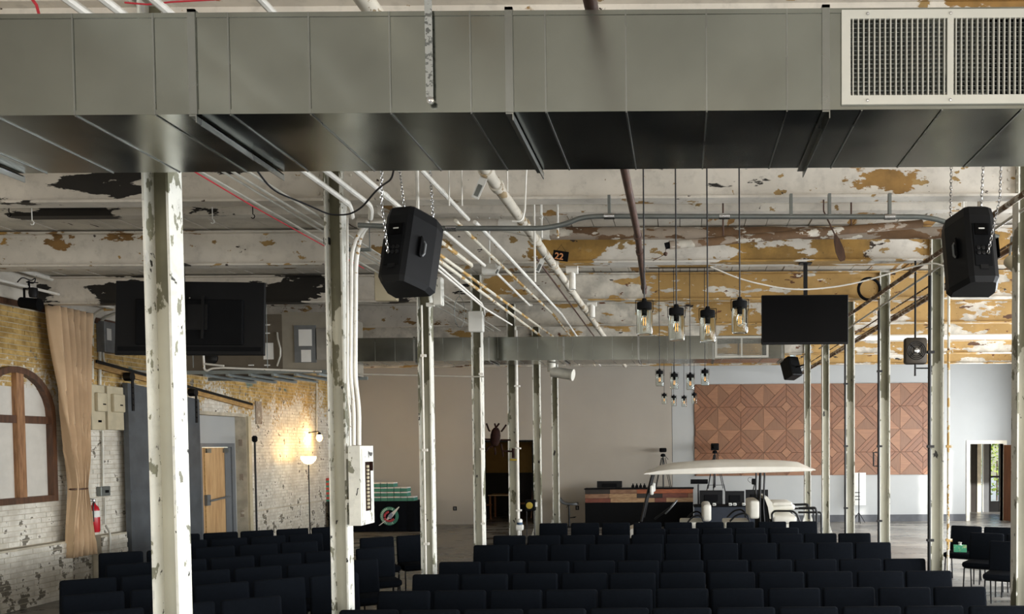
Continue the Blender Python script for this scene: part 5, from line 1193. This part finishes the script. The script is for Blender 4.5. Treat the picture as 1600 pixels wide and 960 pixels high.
# dim room furniture
def wood_chair(x, y, rz, label):
    r = thing('wooden_chair', label, 'chair', (x, y, 0), 'wooden chairs in the dim room'); R = Matrix.Rotation(rz, 3, 'Z'); o = V((x, y, 0))
    MB().obox(o+V((0, 0, .45)), (.42, .42, .035), R).build('seat', M['orangewood'], r)
    for sx in (-1, 1):
        MB().beam(o+R @ V((sx*.18, -.18, 0)), o+R @ V((sx*.18, -.18, .43)), .035, .035).build('leg', M['orangewood'], r); MB().beam(o+R @ V((sx*.18, .18, 0)), o+R @ V((sx*.18, .24, .92)), .035, .035).build('leg', M['orangewood'], r)
    for z in (.62, .76, .88): MB().obox(o+R @ V((0, .205+.04*(z-.45)/.5, z)), (.36, .02, .06), R).build('back_slat', M['orangewood'], r)
wood_chair(-6.15, 26.6, math.radians(70), 'wooden chair seen through the left part of the dark doorway'); wood_chair(-4.95, 27.3, math.radians(-80), 'wooden chair seen through the right part of the dark doorway')
for i, (x, y) in enumerate(((-5.6, 27.2),)):
    r = thing('side_table', 'square wooden table standing in the dim room', 'table', (x, y, 0)); MB().box(x-.42, x+.42, y-.42, y+.42, .72, .75).build('table_top', M['plywood'], r)
    for sx in (-.36, .36):
        for sy in (-.36, .36): MB().box(x+sx-.025, x+sx+.025, y+sy-.025, y+sy+.025, 0, .72).build('leg', M['orangewood'], r)
# shrub outside the entrance
def shrub(x, y, h, rad, label):
    r = thing('shrub', label, 'shrub', (x, y, -.05)); b = MB(); rnd = random.Random(3)
    for _ in range(500):
        t, q = rnd.random(), rnd.random()*6.283; z = .2+h*t; rr = rad*math.sin(math.pi*min(.95, t*.9+.1))*rnd.uniform(.5, 1)
        c = V((x+rr*math.cos(q), y+rr*math.sin(q), z)); u = V((rnd.uniform(-1, 1), rnd.uniform(-1, 1), rnd.uniform(-1, 1))).normalized(); v = u.orthogonal().normalized(); b.add([c-u*.09, c+v*.04, c+u*.09, c-v*.04], [(0, 1, 2, 3)])
    b.build('foliage', plain('yellow_green_leaves', '#8a9a38', .7, var=.3, scale=9), r, kind='stuff'); MB().tube([(x, y, -.05), (x, y, h*.7)], .03, 6).build('stem', M['darkwood'], r)
shrub(12.6, 34.5, 2.2, .9, 'yellow-green shrub outside the glass entrance door')

# ================================================================== GOLF CART
GY = 17.35
def gx_(px): return (px-PPX)*GY/F
def gp(px, py, dy=0): 
    p = pt(px, py, GY); return V((p.x, GY+dy, p.z))
r = thing('golf_cart', 'white-roofed golf cart parked behind the last chair row', 'golf cart', (gx_(1140), GY, 0))
# roof: long shallow shell
top = [(1008, 738.5), (1012, 735), (1020, 733), (1030, 728), (1050, 723.5), (1090, 720), (1130, 718), (1180, 718.2), (1220, 719.5), (1245, 722), (1256, 727), (1262, 730), (1267, 731.5)]
botz = lambda px: 740.0 if px < 1030 else 740-(px-1030)*6.0/237
vs = []; fs = []; m = 9
for px, py in top:
    zt_, zb_ = gp(px, py).z, gp(px, min(py+6, 0)+0 if False else botz(px)).z; x = gp(px, py).x
    for j in range(m):
        q = -1+2*j/(m-1); vs.append(V((x, GY+.62*q, zb_+(zt_-zb_)*max(.42, (1-.75*abs(q)**3.5)))))
nT = len(top)
for i in range(nT-1):
    for j in range(m-1): fs.append((i*m+j, (i+1)*m+j, (i+1)*m+j+1, i*m+j+1))
b0 = len(vs)
for px, py in top:
    p = gp(px, botz(px)); vs += [V((p.x, GY-.62, p.z)), V((p.x, GY+.62, p.z))]
for i in range(nT-1):
    fs += [(b0+2*i, b0+2*i+1, b0+2*i+3, b0+2*i+2), (i*m, b0+2*i, b0+2*i+2, (i+1)*m), (i*m+m-1, (i+1)*m+m-1, b0+2*i+3, b0+2*i+1)]
fs += [(b0, 0, 1, 2, 3, 4, 5, 6, 7, 8, b0+1), tuple([b0+2*nT-1] + [(nT-1)*m+j for j in range(m-1, -1, -1)] + [b0+2*nT-2])]
roof = MB().add(vs, fs).build('roof', M['ivory'], r, True)
MB().tube([gp(1016, 739.5, -.60), gp(1140, 737.5, -.625), gp(1262, 734, -.60)], .018, 6).build('roof_rim', M['ivory'], roof, True)
for s in (-.5, .5):
    MB().tube([gp(1021, 740, s), gp(1012, 775, s), gp(1004, 812, s)], .026, 8).build('front_strut', M['blackmetal'], r); MB().tube([gp(1185, 738, s), gp(1184, 780, s), gp(1184, 830, s)], .018, 8).build('rear_strut', M['blackmetal'], r)
    MB().tube([gp(1191, 738, s), gp(1189, 790, s), gp(1192, 830, s)], .018, 8).build('rear_strut', M['blackmetal'], r)
    mz = gp(1020, 764, s*1.16); mr = MB().rbox(mz, (.07, .10, .19), .03, 2).build('mirror', M['whitep'], r, True); MB().tube([mz, gp(1014, 768, s)], .01, 6).build('mirror_arm', M['blackmetal'], mr)
vs = [gp(1017, 745, -.48), gp(1017, 745, .48), gp(1003, 805, .48), gp(1003, 805, -.48)]
o = MB().add(vs, [(0, 1, 2, 3)]).build('windscreen', M['pane'], r); md = o.modifiers.new('thickness', 'SOLIDIFY'); md.thickness = .006
wc = gp(1049, 791, -.3); nrm = V((-.75, 0, .66)); u1 = V((.66, 0, .75)); u2 = V((0, 1, 0))
sw = MB().tube([wc+(u1*math.cos(q)+u2*math.sin(q))*.17 for q in [2*math.pi*k/24 for k in range(24)]], .016, 6, closed=True).build('steering_wheel', M['greybox'], r, True)
MB().tube([wc, wc+V((-.33, 0, -.24))], .022, 8).build('steering_column', M['blackmetal'], sw); MB().beam(wc-u2*.16, wc+u2*.16, .03, .015).build('spoke', M['greybox'], sw)
cream = M['whitevinyl']
def cushion(px0, py0, px1, py1, nm, rr=.05, wd=1.05): 
    a, c = gp(px0, py1), gp(px1, py0); return MB().rbox(((a.x+c.x)/2, GY, (a.z+c.z)/2), (c.x-a.x, wd, c.z-a.z), min(rr, (c.x-a.x)*.35, (c.z-a.z)*.4), 3).build(nm, cream, r, True)
cushion(1062, 813, 1098, 821, 'seat_cushion', .03); cushion(1097, 786, 1110, 812, 'backrest'); cushion(1130, 813, 1170, 821, 'seat_cushion', .03); cushion(1168, 780, 1184, 808, 'backrest')
a = gp(1192, 776); MB().prism([(gp(1190, 774).x, gp(1190, 774).z), (gp(1195, 774).x, gp(1195, 774).z), (gp(1203, 784).x, gp(1203, 784).z), (gp(1206, 808).x, gp(1206, 808).z), (gp(1199, 808).x, gp(1199, 808).z), (gp(1196, 790).x, gp(1196, 790).z)], GY-.5, GY+.5, lambda u, v, t: V((u, t, v))).build('rear_backrest', cream, r)
cushion(1203, 788, 1241, 797, 'rear_armrest', .04, .25); cushion(1204, 783, 1234, 789, 'rear_armrest', .03, .9); cushion(1203, 803, 1240, 816, 'rear_seat', .06)
for s in (-.5, .5):
    MB().tube(bend([gp(1203, 815, s), gp(1202, 800, s), gp(1206, 796, s), gp(1234, 796, s), gp(1241, 802, s), gp(1245, 815, s)], .06), .02, 8).build('rear_arm_frame', M['blackmetal'], r, True)
    MB().tube(bend([gp(1168, 812, s), gp(1166, 803, s), gp(1160, 799, s), gp(1148, 802, s), gp(1138, 812, s)], .08), .018, 8).build('arm_hoop', M['blackmetal'], r, True); MB().tube(bend([gp(1098, 812, s), gp(1096, 806, s), gp(1090, 802, s), gp(1080, 806, s), gp(1074, 814, s)], .08), .018, 8).build('arm_hoop', M['blackmetal'], r, True)
    MB().tube(bend([gp(1242, 792, s), gp(1268, 791, s), gp(1270, 797, s), gp(1270, 815, s)], .05), .024, 8).build('grab_rail', M['blackmetal'], r, True); MB().tube(bend([gp(1242, 798, s), gp(1277, 798, s), gp(1277, 830, s)], .05), .020, 8).build('grab_rail', M['blackmetal'], r, True)
MB().box(gx_(1183), gx_(1198), GY-.48, GY+.48, .30, gp(1190, 780).z).build('seat_bulkhead', M['blackmat'], r)
MB().box(gx_(1000), gx_(1278), GY-.55, GY+.55, .26, .36).build('floor_pan', M['blackmat'], r)
MB().prism([(gx_(968), .30), (gx_(1002), .30), (gx_(1004), .60), (gx_(996), .66), (gx_(980), .58), (gx_(967), .48)], GY-.55, GY+.55, lambda u, v, t: V((u, t, v))).build('front_cowl', M['ivory'], r)
for px in (1062, 1130): MB().box(gx_(px), gx_(px+38), GY-.5, GY+.5, .36, gp(px, 821).z).build('seat_box', M['ivory'], r)
MB().box(gx_(1203), gx_(1240), GY-.5, GY+.5, .36, gp(1210, 816).z).build('seat_box', M['ivory'], r)
for px in (995, 1225):
    for s in (-.5, .5):
        wv = MB().lathe([(.05, -.09), (.20, -.085), (.235, -.05), (.235, .05), (.20, .085), (.05, .09)], (gx_(px), GY+s*1.02, .236), 20, Matrix.Rotation(math.pi/2, 3, 'X')).build('tyre', M['blackmat'], r, True); MB().lathe([(.12, -.092), (.12, .092)], (gx_(px), GY+s*1.02, .236), 16, Matrix.Rotation(math.pi/2, 3, 'X')).build('hub', M['greybox'], wv, True)

# ================================================================== CHAIRS
CWID = .505
def chair_parts():
    tilt = Matrix.Rotation(math.radians(-8), 3, 'X')
    P = []
    P.append(('seat', MB().rbox((0, -.02, .445), (CWID, .46, .085), .03, 2).mesh('seat', V((0, 0, 0)), True), M['fabric']))
    b = MB(); bm_c = V((0, .20, .68)); b.rbox(bm_c, (CWID, .062, .42), .028, 3, tilt, .985); P.append(('backrest', b.mesh('backrest', V((0, 0, 0)), True), M['fabric']))
    for s in (-1, 1):
        P.append(('front_leg', MB().tube([(s*.225, -.20, .40), (s*.232, -.23, 0)], .011, 6).mesh('front_leg', V((0, 0, 0))), M['blackmetal']))
        P.append(('rear_leg', MB().tube([(s*.225, .235, .86), (s*.225, .16, .42), (s*.232, .25, 0)], .011, 6).mesh('rear_leg', V((0, 0, 0))), M['blackmetal']))
    P.append(('seat_rail', MB().tube([(-.225, -.20, .395), (.225, -.20, .395), (.225, .17, .395), (-.225, .17, .395)], .010, 5, closed=True).mesh('seat_rail', V((0, 0, 0))), M['blackmetal']))
    for n, me, mt in P: me.materials.append(mt)
    return P
CP = chair_parts()
def chair(x, y, rz, label, group):
    r = bpy.data.objects.new('upholstered_chair', None); COL.objects.link(r); r.location = (x, y, 0); r.rotation_euler = (0, 0, rz); r.empty_display_size = .1
    setp(r, label=label, category='chair', group=group)
    for n, me, mt in CP:
        o = bpy.data.objects.new(n, me); COL.objects.link(o); o.parent = r
    return r
def edge(i, n, back=False):
    return 'leftmost' if i == 0 else 'rightmost' if i == n-1 else f'{ORD[i]} from the left'
rows = [(951, 11, None), (921, 11, None), (895.5, 11, None), (876, 11, None), (850, 11, None), (835.5, 11, None), (826, 5, (990, 1250)), (816.5, 9, (841, 1279))]
for i, (py, n, ext) in enumerate(rows):
    D = (CZ-.888)*F/(py-696); x0, x1 = (-2.90, 2.90) if ext is None else (pt(ext[0], py, D).x, pt(ext[1], py, D).x); pch = (x1-x0)/n
    nm = f'{ORD[i]} row from the front, middle block'
    for k in range(n): chair(x0+pch*(k+.5)+random.uniform(-.006, .006), D-.235+random.uniform(-.012, .012), random.uniform(-.02, .02), f'navy-black upholstered chair, {edge(k, n)}, {nm}', 'chairs of the middle block')
ua = math.radians(31); u_, n_ = V((math.cos(ua), math.sin(ua), 0)), V((math.sin(ua), -math.cos(ua), 0))
left = [(-8.75, [-.41, .13, .67]), (-9.87, [-.59, -.05, .49, 1.02, 1.56]), (-11.0, [-.70, -.16, .38, .92, 1.46, 2.0]), (-12.2, [-.35, .19, .73, 1.27, 1.81, 2.45]), (-13.6, [-.5, .04, .6, 1.14, 1.68, 2.76, 3.30]), (-14.75, [.3, .84, 1.38, 1.92]), (-15.86, [.24, .78, 1.32, 1.86, 2.40])]
for i, (nn, ts) in enumerate(left):
    for k, t in enumerate(ts):
        p = u_*t + n_*nn; q = p + n_*.235
        chair(q.x, q.y, ua+random.uniform(-.03, .03), f'navy-black upholstered chair, {edge(k, len(ts))}, {ORD[i]} row from the front, left angled block', 'chairs of the left angled block')
va = -ua; u2_, n2_ = V((math.cos(va), math.sin(va), 0)), V((math.sin(va), -math.cos(va), 0))
tissue_at = None
for i, (x, y) in enumerate(((4.28, 11.6), (4.38, 12.75), (4.45, 13.9))):
    for k in range(3):
        p = V((x, y, 0)) + u2_*(.54*k) + V((.12, .12, 0))
        o = chair(p.x, p.y, va+random.uniform(-.03, .03), f'navy-black upholstered chair, {edge(k, 3)}, {ORD[i]} row from the front, right angled group', 'chairs of the right angled group')
        if i == 2 and k == 0: tissue_at = p
p = tissue_at + Matrix.Rotation(va, 3, 'Z') @ V((-.03, -.06, .488)); R = Matrix.Rotation(va+.3, 3, 'Z')
r = thing('tissue_box', 'green patterned tissue box on a chair seat at the right', 'tissue box', p)
MB().obox(p+V((0, 0, .055)), (.20, .11, .11), R).build('carton', peel('green_tissue_print', '#4fae86', [('#b9d9a0', .55, 22, (1, 1, 1), 3, None), ('#2c5a4a', .62, 18, (1, 1, 1), 6, None)], .7), r)
MB().lathe([(.03, 0), (.02, .02), (.035, .045), (0, .035)], p+V((0, 0, .11)), 8).build('tissue', M['paper'], r)
# small card standing on a chair of the left block
p = pt(601, 874, 13.2); r = thing('card_box', 'small white printed card box standing on a left block chair', 'box', p-V((0, 0, .06)))
MB().box(p.x-.05, p.x+.05, p.y-.03, p.y+.03, p.z-.06, p.z+.07).build('box', M['paper'], r); MB().box(p.x-.02, p.x+.025, p.y-.033, p.y-.03, p.z-.03, p.z+.04).build('print', plain('card_print', '#4a5a50', .8), r)
bpy.context.view_layer.update()
